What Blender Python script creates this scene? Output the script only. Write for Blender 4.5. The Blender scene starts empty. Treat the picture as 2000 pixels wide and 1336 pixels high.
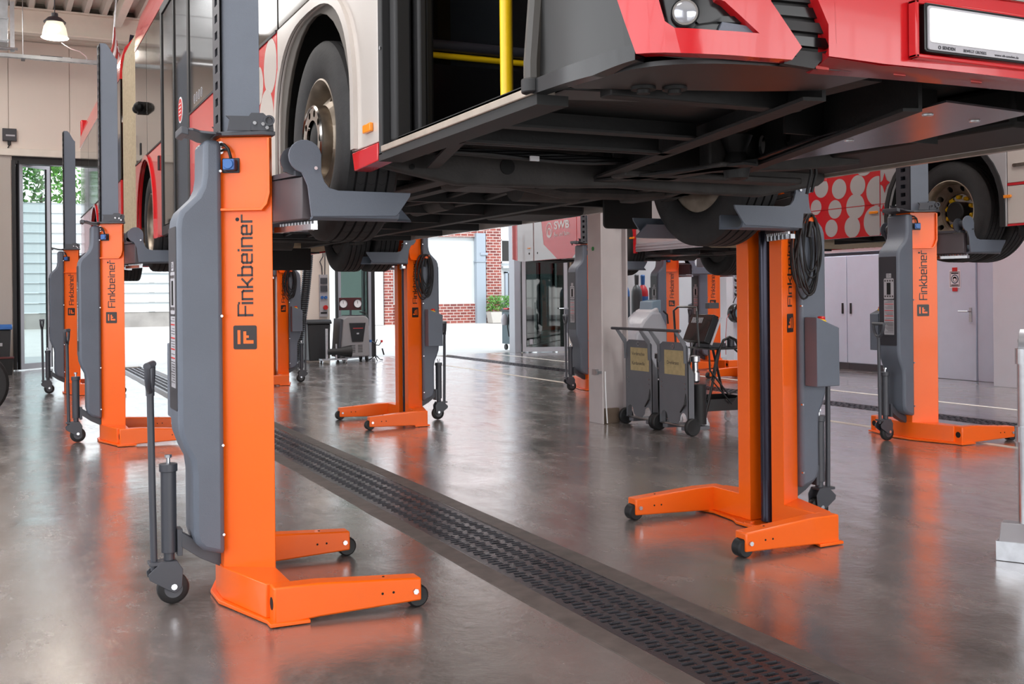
import bpy, bmesh, math, random
from math import sin, cos, pi, radians as R
from mathutils import Vector, Matrix
random.seed(7)
SC = bpy.context.scene
COL = SC.collection
# ---------------------------------------------------------------- camera
FPX = 2083.0; TH = 0.452; HC = 1.381; ROLL = -0.01; HY = 576.3
CS, SN = cos(TH), sin(TH)
cd = bpy.data.cameras.new('camera'); cam = bpy.data.objects.new('camera', cd); COL.objects.link(cam)
cam.location = (0, 0, HC); cam.rotation_euler = (Matrix.Rotation(-TH, 3, 'Z') @ Matrix.Rotation(pi/2, 3, 'X') @ Matrix.Rotation(ROLL, 3, 'Z')).to_euler()
cd.sensor_width = 36; cd.lens = FPX/2000*36; cd.shift_y = -(668-HY)/2000
cd.clip_start = .05; cd.clip_end = 400
SC.camera = cam
# ---------------------------------------------------------------- world, sun, light
w = bpy.data.worlds.new('sky'); SC.world = w; w.use_nodes = True
nt = w.node_tree; bg = nt.nodes['Background']
tc = nt.nodes.new('ShaderNodeTexCoord'); sp = nt.nodes.new('ShaderNodeSeparateXYZ')
rp = nt.nodes.new('ShaderNodeValToRGB'); nt.links.new(tc.outputs['Generated'], sp.inputs[0]); nt.links.new(sp.outputs['Z'], rp.inputs[0])
rp.color_ramp.elements[0].position = 0.0; rp.color_ramp.elements[0].color = (1, 1, 1, 1)
rp.color_ramp.elements[1].position = .7; rp.color_ramp.elements[1].color = (.72, .84, 1, 1)
nt.links.new(rp.outputs[0], bg.inputs[0]); bg.inputs[1].default_value = 2.5
def arealight(name, loc, rot, sx, sy, power, col=(1, 1, 1), spread=180):
    l = bpy.data.lights.new(name, 'AREA'); l.shape = 'RECTANGLE'; l.size = sx; l.size_y = sy; l.energy = power; l.color = col
    l.spread = R(spread)
    o = bpy.data.objects.new(name, l); o.location = loc; o.rotation_euler = rot; COL.objects.link(o); return o
sunl = bpy.data.lights.new('sun', 'SUN'); sunl.energy = 3.0; sunl.angle = R(2); sunl.color = (1, .96, .9)
so = bpy.data.objects.new('sun', sunl); so.rotation_euler = (R(42), 0, R(-25)); so.location = (0, 0, 30); COL.objects.link(so)
# daylight entering through the gates behind the photographer; below it, added fill lamps under the roof
arealight('gate_daylight', (5, -7.6, 2.6), (R(90), 0, 0), 15, 4.6, 560, (1, .98, .96))
arealight('side_daylight', (-3.6, 3, 3.0), (R(90), 0, R(-90)), 14, 4.0, 210, (1, .98, .97))
for i, (x, y) in enumerate(((-1.2, 3), (-1.2, 11), (-1.2, 18), (6.3, 4), (6.3, 12), (6.3, 19), (12.2, 8), (12.2, 16))):
    arealight('ceiling_fill', (x, y, 6.45), (0, 0, 0), 1.6, 5.0, 340 if x > 10 else 210, (.94, .97, 1) if x > 10 else (1, .97, .93))  # fill lamps added under the closed roof deck to brighten the hall
SC.view_settings.view_transform = 'Standard'; SC.view_settings.look = 'None'
SC.view_settings.exposure = 0.06; SC.view_settings.gamma = 1; SC.view_settings.use_curve_mapping = False

# ---------------------------------------------------------------- materials
def lin(r, g, b):
    f = lambda c: (c/12.92 if c <= .04045 else ((c+.055)/1.055)**2.4)
    return (f(r/255), f(g/255), f(b/255), 1)
def mat(name, rgb, rough=.5, metal=0., var=0., vscale=6., bump=0., bscale=80., spec=.5, coat=0., emit=None, estr=1., trans=0., alpha=1., rvar=0., stretch=None):
    m = bpy.data.materials.new(name); m.use_nodes = True; t = m.node_tree; b = t.nodes['Principled BSDF']
    c = lin(*rgb); b.inputs['Base Color'].default_value = c; b.inputs['Roughness'].default_value = rough
    b.inputs['Metallic'].default_value = metal; b.inputs['Specular IOR Level'].default_value = spec
    b.inputs['Coat Weight'].default_value = coat; b.inputs['Coat Roughness'].default_value = .04
    b.inputs['Transmission Weight'].default_value = trans; b.inputs['Alpha'].default_value = alpha
    if emit: b.inputs['Emission Color'].default_value = lin(*emit); b.inputs['Emission Strength'].default_value = estr
    if var or bump or rvar:
        tc = t.nodes.new('ShaderNodeTexCoord'); mp = t.nodes.new('ShaderNodeMapping'); t.links.new(tc.outputs['Object'], mp.inputs[0])
        if stretch: mp.inputs['Scale'].default_value = stretch
    if var or rvar:
        n = t.nodes.new('ShaderNodeTexNoise'); n.inputs['Scale'].default_value = vscale; n.inputs['Detail'].default_value = 5
        t.links.new(mp.outputs[0], n.inputs[0])
        if var:
            r = t.nodes.new('ShaderNodeValToRGB'); r.color_ramp.elements[0].position = .3; r.color_ramp.elements[1].position = .7
            r.color_ramp.elements[0].color = [x*(1-var) for x in c[:3]]+[1]; r.color_ramp.elements[1].color = [min(1, x*(1+var)) for x in c[:3]]+[1]
            t.links.new(n.outputs[0], r.inputs[0]); t.links.new(r.outputs[0], b.inputs['Base Color'])
        if rvar:
            q = t.nodes.new('ShaderNodeMapRange'); q.inputs['To Min'].default_value = max(.02, rough-rvar); q.inputs['To Max'].default_value = rough+rvar
            q.inputs['From Min'].default_value = .3; q.inputs['From Max'].default_value = .7
            t.links.new(n.outputs[0], q.inputs[0]); t.links.new(q.outputs[0], b.inputs['Roughness'])
    if bump:
        n2 = t.nodes.new('ShaderNodeTexNoise'); n2.inputs['Scale'].default_value = bscale; n2.inputs['Detail'].default_value = 3
        t.links.new(mp.outputs[0], n2.inputs[0])
        bp = t.nodes.new('ShaderNodeBump'); bp.inputs['Strength'].default_value = bump; bp.inputs['Distance'].default_value = .004
        t.links.new(n2.outputs[0], bp.inputs['Height']); t.links.new(bp.outputs[0], b.inputs['Normal'])
    return m
M = {}
M['orange'] = mat('orange_paint', (255, 104, 6), .36, coat=.12, var=.03, vscale=3)
M['grey'] = mat('grey_powder_coat', (98, 105, 117), .48, bump=.25, bscale=260, var=.05, vscale=4)
M['anth'] = mat('anthracite_plastic', (48, 48, 55), .45)
M['dgrey'] = mat('dark_grey_paint', (66, 68, 75), .42)
M['brownsteel'] = mat('carriage_paint', (74, 66, 70), .4, var=.08)
M['black'] = mat('black_rubber', (26, 26, 28), .55)
M['blackgloss'] = mat('black_gloss', (14, 14, 16), .18)
M['blackmat'] = mat('black_matt', (11, 11, 12), .6)
M['steel'] = mat('galvanised_steel', (190, 192, 196), .28, 1., var=.1, vscale=20)
M['zinc'] = mat('zinc_bolt', (205, 208, 212), .25, 1.)
M['cyl'] = mat('piston_tube', (52, 52, 66), .22, .6)
M['blue'] = mat('blue_plastic', (44, 100, 170), .35)
M['white'] = mat('white_print', (232, 232, 235), .5)
M['label'] = mat('label_grey', (176, 174, 180), .5)
M['red'] = mat('red_plastic', (200, 30, 30), .35)
M['yellow'] = mat('yellow_paint', (250, 205, 20), .35)
M['amber'] = mat('amber_lens', (240, 140, 30), .15)
M['busred'] = mat('bus_red', (196, 28, 34), .18, coat=.35)
M['dotred'] = mat('bus_pattern_red', (190, 18, 34), .25, coat=.4)
M['buswhite'] = mat('bus_white', (196, 188, 182), .2, coat=.6, var=.02, vscale=2)
M['bussilver'] = mat('bus_silver', (176, 174, 176), .2, .1, coat=.6)
M['busglass'] = mat('bus_dark_glass', (48, 44, 40), .06, .1, spec=.6)
M['underside'] = mat('underbody_black', (21, 20, 21), .62, var=.35, vscale=7, bump=.4, bscale=40)
M['underdust'] = mat('underbody_dusty', (50, 47, 46), .65, var=.3, vscale=9, bump=.4, bscale=60)
M['undersmooth'] = mat('underbody_shield', (30, 29, 31), .35, var=.15)
M['alu'] = mat('aluminium_sheet', (120, 116, 120), .25, .9, var=.15, vscale=8, stretch=(1, .2, 1))
M['sill'] = mat('sill_aluminium', (170, 158, 146), .4, .4, var=.15, vscale=12)
M['tyre'] = mat('tyre_rubber', (38, 37, 38), .7, var=.2, vscale=14, bump=.3, bscale=90)
M['rim'] = mat('wheel_steel', (150, 138, 124), .38, .75, var=.25, vscale=10)
M['chrome'] = mat('chrome_ring', (200, 194, 186), .18, 1.)
M['hole'] = mat('hole_dark', (8, 8, 9), .8)
M['bellow'] = mat('bellows_fabric', (176, 160, 134), .6, var=.1, vscale=30)
M['iron'] = mat('cast_iron', (84, 83, 88), .32, .6, var=.2, vscale=9, bump=.3, bscale=120, rvar=.1)
M['cream'] = mat('cream_panel', (226, 214, 203), .45, var=.02, vscale=1)
M['beam'] = mat('beam_paint', (224, 216, 204), .45, var=.03)
M['deck'] = mat('roof_deck', (214, 208, 200), .4)
M['deckd'] = mat('roof_infill', (96, 88, 80), .7)
M['wallwhite'] = mat('white_plaster', (218, 222, 230), .6, var=.03, vscale=2)
M['colpaint'] = mat('column_paint', (192, 184, 184), .5, var=.05, vscale=4)
M['cabinet'] = mat('cabinet_grey', (204, 214, 230), .35, var=.02)
M['plinth'] = mat('plinth_grey', (88, 90, 96), .5)
M['frame'] = mat('door_aluminium', (172, 172, 178), .35, .5)
M['blackgasket'] = mat('black_gasket', (22, 22, 24), .5)
M['linewhite'] = mat('line_paint', (214, 206, 196), .55, var=.1, vscale=12)
M['outwhite'] = mat('outside_render', (188, 194, 196), .7, var=.06, vscale=.8)
M['outcol'] = mat('outside_column', (140, 150, 160), .6)
M['plate'] = mat('number_plate', (250, 250, 250), .3, emit=(255, 255, 255), estr=.0)
M['duct'] = mat('galvanised_duct', (168, 172, 176), .35, .8, var=.12, vscale=10)
M['leaf'] = mat('leaves', (70, 120, 40), .6, var=.35, vscale=3)
M['bark'] = mat('bark', (90, 74, 56), .8)
M['pot'] = mat('concrete_pot', (170, 166, 160), .8)
M['trolleygrey'] = mat('trolley_grey', (104, 106, 112), .45, var=.05)
M['paper'] = mat('kraft_paper', (182, 164, 122), .6, var=.12, vscale=20)
M['blackpaint'] = mat('black_tube', (20, 20, 22), .3)
M['binblack'] = mat('bin_plastic', (30, 31, 34), .5)
M['acgrey'] = mat('service_unit_grey', (138, 136, 138), .4)
M['gasblue'] = mat('cylinder_blue', (44, 92, 150), .4)
M['gasred'] = mat('cylinder_red', (170, 30, 40), .4)
M['gasgrey'] = mat('cylinder_grey', (70, 76, 80), .4)
M['film'] = mat('plastic_film', (200, 204, 214), .2, alpha=.45, bump=1., bscale=18)
M['teal'] = mat('trolley_teal', (60, 84, 92), .4)
M['brass'] = mat('copper_brown', (120, 80, 70), .35, .6)
M['flagred'] = mat('flag_red', (176, 70, 66), .8)
M['flagblue'] = mat('flag_blue', (24, 24, 44), .8)
M['seat'] = mat('interior_grey', (150, 153, 156), .6)
def glassmat(name, tint=(235, 245, 242), mix=.05):
    m = bpy.data.materials.new(name); m.use_nodes = True; t = m.node_tree
    for n in list(t.nodes): t.nodes.remove(n)
    o = t.nodes.new('ShaderNodeOutputMaterial'); a = t.nodes.new('ShaderNodeBsdfTransparent'); g = t.nodes.new('ShaderNodeBsdfGlossy')
    fr = t.nodes.new('ShaderNodeLayerWeight'); fr.inputs[0].default_value = .5; pw_ = t.nodes.new('ShaderNodeMath'); pw_.operation = 'POWER'; pw_.inputs[1].default_value = 5
    mx = t.nodes.new('ShaderNodeMixShader'); a.inputs[0].default_value = lin(*tint); g.inputs['Roughness'].default_value = .02
    ad = t.nodes.new('ShaderNodeMath'); ad.operation = 'ADD'; ad.inputs[1].default_value = mix; ad.use_clamp = True
    t.links.new(fr.outputs['Facing'], pw_.inputs[0]); t.links.new(pw_.outputs[0], ad.inputs[0]); t.links.new(ad.outputs[0], mx.inputs[0])
    t.links.new(a.outputs[0], mx.inputs[1]); t.links.new(g.outputs[0], mx.inputs[2]); t.links.new(mx.outputs[0], o.inputs[0]); return m
M['glass'] = glassmat('pane_glass', (225, 232, 232)); M['glassgreen'] = glassmat('greenish_glass', (150, 164, 158)); M['glassdark'] = glassmat('tinted_glass', (112, 120, 118))
M['glassbus'] = glassmat('bus_door_glass', (190, 194, 198), mix=.06)
# polished concrete floor
def floormat():
    m = bpy.data.materials.new('polished_concrete'); m.use_nodes = True; t = m.node_tree; b = t.nodes['Principled BSDF']
    L = t.links.new
    tc = t.nodes.new('ShaderNodeTexCoord')
    def noise(sc, det, dist=0., stretch=None, rough=.5):
        n = t.nodes.new('ShaderNodeTexNoise'); n.inputs['Scale'].default_value = sc; n.inputs['Detail'].default_value = det
        n.inputs['Distortion'].default_value = dist; n.inputs['Roughness'].default_value = rough
        mp = t.nodes.new('ShaderNodeMapping'); L(tc.outputs['Object'], mp.inputs[0])
        if stretch: mp.inputs['Scale'].default_value = stretch
        L(mp.outputs[0], n.inputs[0]); return n
    n1 = noise(.45, 6, .2, None, .55); n2 = noise(1.5, 9, .35, (1.3, .8, 1), .68); n3 = noise(16, 8, .2, None, .7)
    mx = t.nodes.new('ShaderNodeMath'); mx.operation = 'ADD'; L(n1.outputs[0], mx.inputs[0]); L(n2.outputs[0], mx.inputs[1])
    m3 = t.nodes.new('ShaderNodeMath'); m3.operation = 'MULTIPLY_ADD'; m3.inputs[1].default_value = .35; L(n3.outputs[0], m3.inputs[0]); L(mx.outputs[0], m3.inputs[2])
    r = t.nodes.new('ShaderNodeValToRGB'); L(m3.outputs[0], r.inputs[0])
    r.color_ramp.elements[0].position = .0; r.color_ramp.elements[1].position = 1.
    mr = t.nodes.new('ShaderNodeMapRange'); mr.inputs['From Min'].default_value = .8; mr.inputs['From Max'].default_value = 1.55
    L(m3.outputs[0], mr.inputs[0]); L(mr.outputs[0], r.inputs[0])
    cr = r.color_ramp; cr.elements[0].color = lin(88, 81, 78); cr.elements[1].color = lin(150, 143, 139)
    e = cr.elements.new(.5); e.color = lin(117, 109, 105)
    L(r.outputs[0], b.inputs['Base Color'])
    q = t.nodes.new('ShaderNodeMapRange'); q.inputs['From Min'].default_value = .35; q.inputs['From Max'].default_value = .68
    q.inputs['To Min'].default_value = .10; q.inputs['To Max'].default_value = .30; L(n2.outputs[0], q.inputs[0]); L(q.outputs[0], b.inputs['Roughness'])
    bp = t.nodes.new('ShaderNodeBump'); bp.inputs['Strength'].default_value = .42; bp.inputs['Distance'].default_value = .005
    n4 = noise(6, 9, .2, None, .68); L(n4.outputs[0], bp.inputs['Height']); L(bp.outputs[0], b.inputs['Normal'])
    b.inputs['Specular IOR Level'].default_value = .8; b.inputs['Coat Weight'].default_value = .9; b.inputs['Coat Roughness'].default_value = .13; b.inputs['Coat IOR'].default_value = 1.6; L(bp.outputs[0], b.inputs['Coat Normal'])
    q2 = t.nodes.new('ShaderNodeMapRange'); q2.inputs['From Min'].default_value = .38; q2.inputs['From Max'].default_value = .62; q2.inputs['To Min'].default_value = .09; q2.inputs['To Max'].default_value = .30; n5 = noise(2.4, 9, .3, (1.5, .7, 1), .7); L(n5.outputs[0], q2.inputs[0]); L(q2.outputs[0], b.inputs['Coat Roughness'])
    return m
M['floor'] = floormat()
M['pave'] = mat('outside_paving', (196, 192, 184), .8, var=.06, vscale=1.5)
def brickmat():
    m = bpy.data.materials.new('brickwork'); m.use_nodes = True; t = m.node_tree; b = t.nodes['Principled BSDF']
    tc = t.nodes.new('ShaderNodeTexCoord'); br = t.nodes.new('ShaderNodeTexBrick'); sx = t.nodes.new('ShaderNodeSeparateXYZ'); cb = t.nodes.new('ShaderNodeCombineXYZ')
    ad = t.nodes.new('ShaderNodeMath'); t.links.new(tc.outputs['Object'], sx.inputs[0]); t.links.new(sx.outputs[0], ad.inputs[0]); t.links.new(sx.outputs[1], ad.inputs[1])
    t.links.new(ad.outputs[0], cb.inputs[0]); t.links.new(sx.outputs[2], cb.inputs[1]); t.links.new(cb.outputs[0], br.inputs[0])
    br.inputs['Color1'].default_value = lin(140, 70, 60); br.inputs['Color2'].default_value = lin(104, 50, 47); br.inputs['Mortar'].default_value = lin(170, 154, 148)
    br.inputs['Scale'].default_value = 1.; br.inputs['Brick Width'].default_value = .36; br.inputs['Row Height'].default_value = .14; br.inputs['Mortar Size'].default_value = .02
    t.links.new(br.outputs[0], b.inputs['Base Color']); b.inputs['Roughness'].default_value = .8; return m
M['brick'] = brickmat()

# ---------------------------------------------------------------- mesh helpers
class MB:
    def __init__(s): s.v = []; s.f = []
    def add(s, vs, fs):
        o = len(s.v); s.v += [tuple(v) for v in vs]; s.f += [tuple(i+o for i in f) for f in fs]; return s
    def box(s, x0, x1, y0, y1, z0, z1):
        return s.add([(x, y, z) for x in (x0, x1) for y in (y0, y1) for z in (z0, z1)],
                     [(0, 1, 3, 2), (4, 6, 7, 5), (0, 4, 5, 1), (2, 3, 7, 6), (0, 2, 6, 4), (1, 5, 7, 3)])
    def prism(s, pts, a, b, m='xy'):
        f = {'xy': lambda u, v, w: (u, v, w), 'xz': lambda u, v, w: (u, w, v), 'yz': lambda u, v, w: (w, u, v)}[m] if isinstance(m, str) else m
        n = len(pts)
        return s.add([f(u, v, a) for u, v in pts]+[f(u, v, b) for u, v in pts],
                     [tuple(range(n))[::-1], tuple(range(n, 2*n))]+[(i, (i+1) % n, n+(i+1) % n, n+i) for i in range(n)])
    def cyl(s, p0, p1, r, n=16, r1=None, cap=True):
        p0 = Vector(p0); p1 = Vector(p1); r1 = r if r1 is None else r1; d = (p1-p0).normalized()
        a = d.orthogonal().normalized(); b = d.cross(a); vs = []
        for p, q in ((p0, r), (p1, r1)): vs += [p+a*q*cos(2*pi*i/n)+b*q*sin(2*pi*i/n) for i in range(n)]
        fs = [(i, (i+1) % n, n+(i+1) % n, n+i) for i in range(n)]
        if cap: fs += [tuple(range(n))[::-1], tuple(range(n, 2*n))]
        return s.add(vs, fs)
    def lathe(s, prof, c=(0, 0, 0), ax='z', n=24, close=False):
        c = Vector(c); vs = []
        for r, h in prof:
            for i in range(n):
                a = 2*pi*i/n; p, q = r*cos(a), r*sin(a)
                vs.append(c+Vector({'z': (p, q, h), 'x': (h, p, q), 'y': (q, h, p)}[ax]))
        m = len(prof); fs = [(j*n+i, j*n+(i+1) % n, (j+1)*n+(i+1) % n, (j+1)*n+i) for j in range(m-1) for i in range(n)]
        if close: fs += [((m-1)*n+i, (m-1)*n+(i+1) % n, (i+1) % n, i) for i in range(n)]
        else: fs += [tuple(range(n))[::-1], tuple(range((m-1)*n, m*n))]
        return s.add(vs, fs)
    def tube(s, path, r, n=8, closed=False):
        P = [Vector(p) for p in path]; m = len(P); vs = []; up = None
        for i, p in enumerate(P):
            a = P[i-1] if (i or closed) else p; b = P[(i+1) % m] if (i < m-1 or closed) else p
            d = (b-a).normalized()
            if up is None: up = d.orthogonal().normalized()
            up = (up-d*up.dot(d)); up = up.normalized() if up.length > 1e-5 else d.orthogonal().normalized()
            q = d.cross(up); vs += [p+up*r*cos(2*pi*k/n)+q*r*sin(2*pi*k/n) for k in range(n)]
        fs = [(j*n+i, j*n+(i+1) % n, (j+1)*n+(i+1) % n, (j+1)*n+i) for j in range(m-1) for i in range(n)]
        if closed: fs += [((m-1)*n+i, (m-1)*n+(i+1) % n, (i+1) % n, i) for i in range(n)]
        else: fs += [tuple(range(n))[::-1], tuple(range((m-1)*n, m*n))]
        return s.add(vs, fs)
    def sphere(s, c, r, n=12, sc=(1, 1, 1)):
        pr = [(max(r*sin(pi*j/(n//2+2)), 1e-4), -r*cos(pi*j/(n//2+2))) for j in range(n//2+3)]
        k = MB(); k.lathe(pr, (0, 0, 0), 'z', n)
        return s.add([(c[0]+x*sc[0], c[1]+y*sc[1], c[2]+z*sc[2]) for x, y, z in k.v], k.f)
    def xf(s, fn): s.v = [tuple(fn(*v)) for v in s.v]; return s
    def build(s, name, m, parent=None, bevel=0, world=False, smooth=True, ang=35, **props):
        me = bpy.data.meshes.new(name); me.from_pydata(s.v, [], s.f); me.materials.append(M[m] if isinstance(m, str) else m)
        bm = bmesh.new(); bm.from_mesh(me); bmesh.ops.recalc_face_normals(bm, faces=bm.faces); bm.to_mesh(me); bm.free()
        if smooth:
            me.polygons.foreach_set('use_smooth', [True]*len(me.polygons)); me.set_sharp_from_angle(angle=R(ang))
        o = bpy.data.objects.new(name, me); COL.objects.link(o)
        if parent:
            o.parent = parent
            if world:
                q = parent; off = Vector(q.location)
                while q.parent: q = q.parent; off += Vector(q.location)
                o.location = -off
        if bevel:
            b = o.modifiers.new('bevel', 'BEVEL'); b.width = bevel; b.segments = 2; b.limit_method = 'ANGLE'; b.angle_limit = R(40)
        for k, v in props.items(): o[k] = v
        return o
def thing(name, label, cat, loc=(0, 0, 0), rz=0, group=None):
    o = bpy.data.objects.new(name, None); COL.objects.link(o); o.location = loc; o.rotation_euler = (0, 0, rz)
    o['label'] = label; o['category'] = cat; o.empty_display_size = .1
    if group: o['group'] = group
    return o
def tag(o, label, cat, group=None):
    o['label'] = label; o['category'] = cat
    if group: o['group'] = group
    return o
def dup(o, parent=None):
    c = o.copy(); COL.objects.link(c)
    if parent: c.parent = parent
    for ch in list(o.children): dup(ch, c)
    return c
def rrect(x0, x1, y0, y1, r, n=4):
    pts = []
    for cx, cy, a0 in ((x1-r, y0+r, -90), (x1-r, y1-r, 0), (x0+r, y1-r, 90), (x0+r, y0+r, 180)):
        for i in range(n+1):
            a = R(a0+90*i/n); pts.append((cx+r*cos(a), cy+r*sin(a)))
    return pts
def circ(cx, cy, r, n=24): return [(cx+r*cos(2*pi*i/n), cy+r*sin(2*pi*i/n)) for i in range(n)]
def holed_cell(mb, bpts, hpts, a, b, f):
    """plate cell between boundary loop and hole loop (same count), thickness a..b"""
    n = len(bpts)
    vs = [f(u, v, w) for w in (a, b) for L_ in (bpts, hpts) for (u, v) in L_]
    fs = []
    for i in range(n):
        j = (i+1) % n
        fs += [(i, j, n+j, n+i), (2*n+i, 2*n+j, 3*n+j, 3*n+i), (n+i, n+j, 3*n+j, 3*n+i)]
    mb.add(vs, fs)
def sqpts(x0, x1, y0, y1, k=1):
    c = [(x0, y0), (x1, y0), (x1, y1), (x0, y1)]; o = []
    for i in range(4):
        for q in range(k):
            o.append((c[i][0]+(c[(i+1) % 4][0]-c[i][0])*q/k, c[i][1]+(c[(i+1) % 4][1]-c[i][1])*q/k))
    return o
def textmesh(body, width, height, mt, parent, mtx, name='lettering', depth=.0006, bold=.0, **props):
    cu = bpy.data.curves.new('t', 'FONT'); cu.body = body; cu.size = 1; cu.extrude = .5; cu.offset = bold; cu.resolution_u = 3
    o = bpy.data.objects.new('t', cu); COL.objects.link(o)
    dg = bpy.context.evaluated_depsgraph_get(); me = bpy.data.meshes.new_from_object(o.evaluated_get(dg))
    bpy.data.objects.remove(o); 
    xs = [v.co.x for v in me.vertices]; ys = [v.co.y for v in me.vertices]
    x0, x1, y0, y1 = min(xs), max(xs), min(ys), max(ys)
    for v in me.vertices:
        v.co = mtx @ Vector(((v.co.x-x0)/(x1-x0)*width, (v.co.y-y0)/(y1-y0)*height, (v.co.z+.5)*depth))
    me.materials.clear(); me.materials.append(M[mt]); me.name = name
    q = bpy.data.objects.new(name, me); COL.objects.link(q)
    if parent: q.parent = parent
    for k, v in props.items(): q[k] = v
    return q
def planemtx(o, ex, ey):
    ex = Vector(ex).normalized(); ey = Vector(ey).normalized(); ez = ex.cross(ey)
    return Matrix(((ex.x, ey.x, ez.x, o[0]), (ex.y, ey.y, ez.y, o[1]), (ex.z, ey.z, ez.z, o[2]), (0, 0, 0, 1)))
# ================================================================ SETTING
WY = 22.9; WX = 14.1; LX = -4.2; FY = -8.0; CZ = 6.66
D1, D2 = 2.25, 2.67          # first drain
E1, E2 = 9.12, 9.54          # second drain
fl = MB()
for a, b in ((LX, D1), (D2, E1), (E2, WX)): fl.box(a, b, FY, WY+.3, -.2, 0)
fl.box(D1, D2, FY, WY+.3, -.2, -.12).box(E1, E2, FY, WY+.3, -.2, -.12)
floor = fl.build('floor', 'floor', smooth=False, kind='structure')
# painted floor lines
for x in (8.03, 10.57):
    t = MB().box(x-.045, x+.045, -2, WY, .0005, .0025).build('floor_line', 'linewhite')
    tag(t, ('pale painted floor line nearer the tall white column, running the length of the hall' if x < 9 else 'pale painted floor line beyond the second drain, towards the grey cabinets'), 'floor marking')
# rough concrete margins beside the first drain
for x, lab in ((D1-.06, 'left'), (D2+.06, 'right')):
    t = MB(); n = 60
    pts = [(x-.055+random.uniform(-.008, .008), FY+.5+i*(WY-FY-1)/n) for i in range(n+1)]+[(x+.055+random.uniform(-.004, .004), FY+.5+i*(WY-FY-1)/n) for i in range(n, -1, -1)]
    t.prism(pts, .0004, .003); t.build('joint_strip', mat('joint_'+lab, (100, 90, 86), .5, var=.25, vscale=10), floor, smooth=False)
# slotted drain grates
def grate_mesh():
    g = MB(); L = .5; nr = 11; p = L/nr; W = .42; f = lambda u, v, w_: (u, v, w_)
    cols = 4; m = .028; cw = (W-2*m)/cols
    for j in range(nr):
        y0 = j*p+.002*(j == 0); y1 = (j+1)*p-.002*(j == nr-1); sh = .03 if j % 2 else 0
        xs = [0]+[m+sh*.5-.004+i*cw for i in range(cols)]+[m+cols*cw-.01+sh*.5]+[W]
        g.box(xs[0]+.003, xs[1], y0, y1, -.025, -.002); g.box(xs[-2], W-.003, y0, y1, -.025, -.002)
        for i in range(cols):
            a, b = xs[i+1], xs[i+2]; c0, c1 = a+.012, b-.012; h0, h1 = y0+.011, y1-.013; r = .007
            bp = [(a, y0), (b, y0), (b, (y0+y1)/2), (b, y1), (a, y1), (a, (y0+y1)/2)]
            hp = [(c0+r, h0), (c1-r, h0), (c1, (h0+h1)/2), (c1-r, h1), (c0+r, h1), (c0, (h0+h1)/2)]
            holed_cell(g, bp, hp, -.025, -.002, f)
            # raised anti-slip rib along the slot
            g.box(c0+.006, c1-.006, y1-.0105, y1-.004, -.002, .0015)
    return g
gb = grate_mesh(); first = None
for x0, lab in ((D1, 'slotted cast iron floor drain running under the nearest bus from front to back'), (E1, 'slotted cast iron floor drain in the far bay before the grey cabinets')):
    dr = thing('floor_drain', lab, 'drain', (x0, 0, 0))
    fr = MB().box(-.0, .006, 1.0, WY, -.12, -.001).box(.414, .42, 1.0, WY, -.12, -.001).build('drain_frame', 'iron', dr)
    n = int((WY-1)/.5)
    for i in range(n):
        if first is None: first = gb.build('grate', 'iron', dr, smooth=False); o = first
        else: o = first.copy(); COL.objects.link(o); o.parent = dr
        o.location = (0, 1.0+i*.5, 0)
# --- end wall with two folding gates
def wallbox(nm, boxes, m): 
    w_ = MB()
    for b in boxes: w_.box(*b)
    return w_.build(nm, m, smooth=False, kind='structure')
OZ = 4.2
wb = wallbox('wall_back', [(LX, .33, WY, WY+.3, 0, CZ), (6.0, 6.65, WY, WY+.3, 0, CZ), (12.5, WX, WY, WY+.3, 0, CZ), (.33, 6.0, WY, WY+.3, OZ, CZ), (6.65, 12.5, WY, WY+.3, OZ, CZ)], 'cream')
# ribbed sandwich panels on the inside of the end wall, above the gates
pm = MB(); pw = 1.1
pm.box(0.006, pw-.006, -.035, 0, OZ+.12, 6.42)
for k in range(11): pm.box(.03+k*.1, .07+k*.1, -.038, -.035, OZ+.12, 6.42)
pan = None
for i in range(17):
    x = LX+.06+i*pw-.28+.3
    if pan is None: pan = pm.build('panel', 'cream', wb, smooth=False); o = pan
    else: o = pan.copy(); COL.objects.link(o); o.parent = wb
    o.location = (x, WY-.001, 0)
lb = MB().box(LX, WX, WY-.12, WY, OZ-.02, OZ+.12).build('lintel', 'beam', wb, bevel=.01)
pl = MB().box(LX, .31, WY-.05, WY-.002, 0, OZ).build('panel', mat('pier_panel', (176, 168, 160), .5), wb, smooth=False)
wr = wallbox('wall_right', [(WX, WX+.3, FY, WY+.3, 0, CZ)], 'wallwhite')
wl = wallbox('wall_left', [(LX-.3, LX, FY, WY+.3, 0, 1.0), (LX-.3, LX, FY, WY+.3, 5.2, CZ), (LX-.3, LX, -8, -4, 1, 5.2), (LX-.3, LX, 11, WY+.3, 1, 5.2)], 'wallwhite')
wf = wallbox('wall_front', [(LX-.3, -2.5, FY-.3, FY, 0, CZ), (12.5, WX+.3, FY-.3, FY, 0, CZ), (-2.5, 12.5, FY-.3, FY, 5.0, CZ), (4.7, 5.3, FY-.3, FY, 0, 5.0)], 'wallwhite')
# glazing bars of the front and left windows (seen only in reflections)
gm = MB()
for k in range(15):
    x = -2.5+k*1.07; gm.box(x-.05, x+.05, FY-.2, FY-.1, 0, 5)
for z in (.02, 1.2, 2.4, 3.6, 4.92): gm.box(-2.5, 12.5, FY-.2, FY-.1, z-.04, z+.04)
gm.build('window_1', 'frame', smooth=False, kind='structure')
gm = MB()
for k in range(11):
    y = -4+k*1.5; gm.box(LX-.2, LX-.1, y-.05, y+.05, 1, 5.2)
for z in (1.04, 2.4, 3.8, 5.16): gm.box(LX-.2, LX-.1, -4, 11, z-.04, z+.04)
gm.build('window_2', 'frame', smooth=False, kind='structure')
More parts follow.
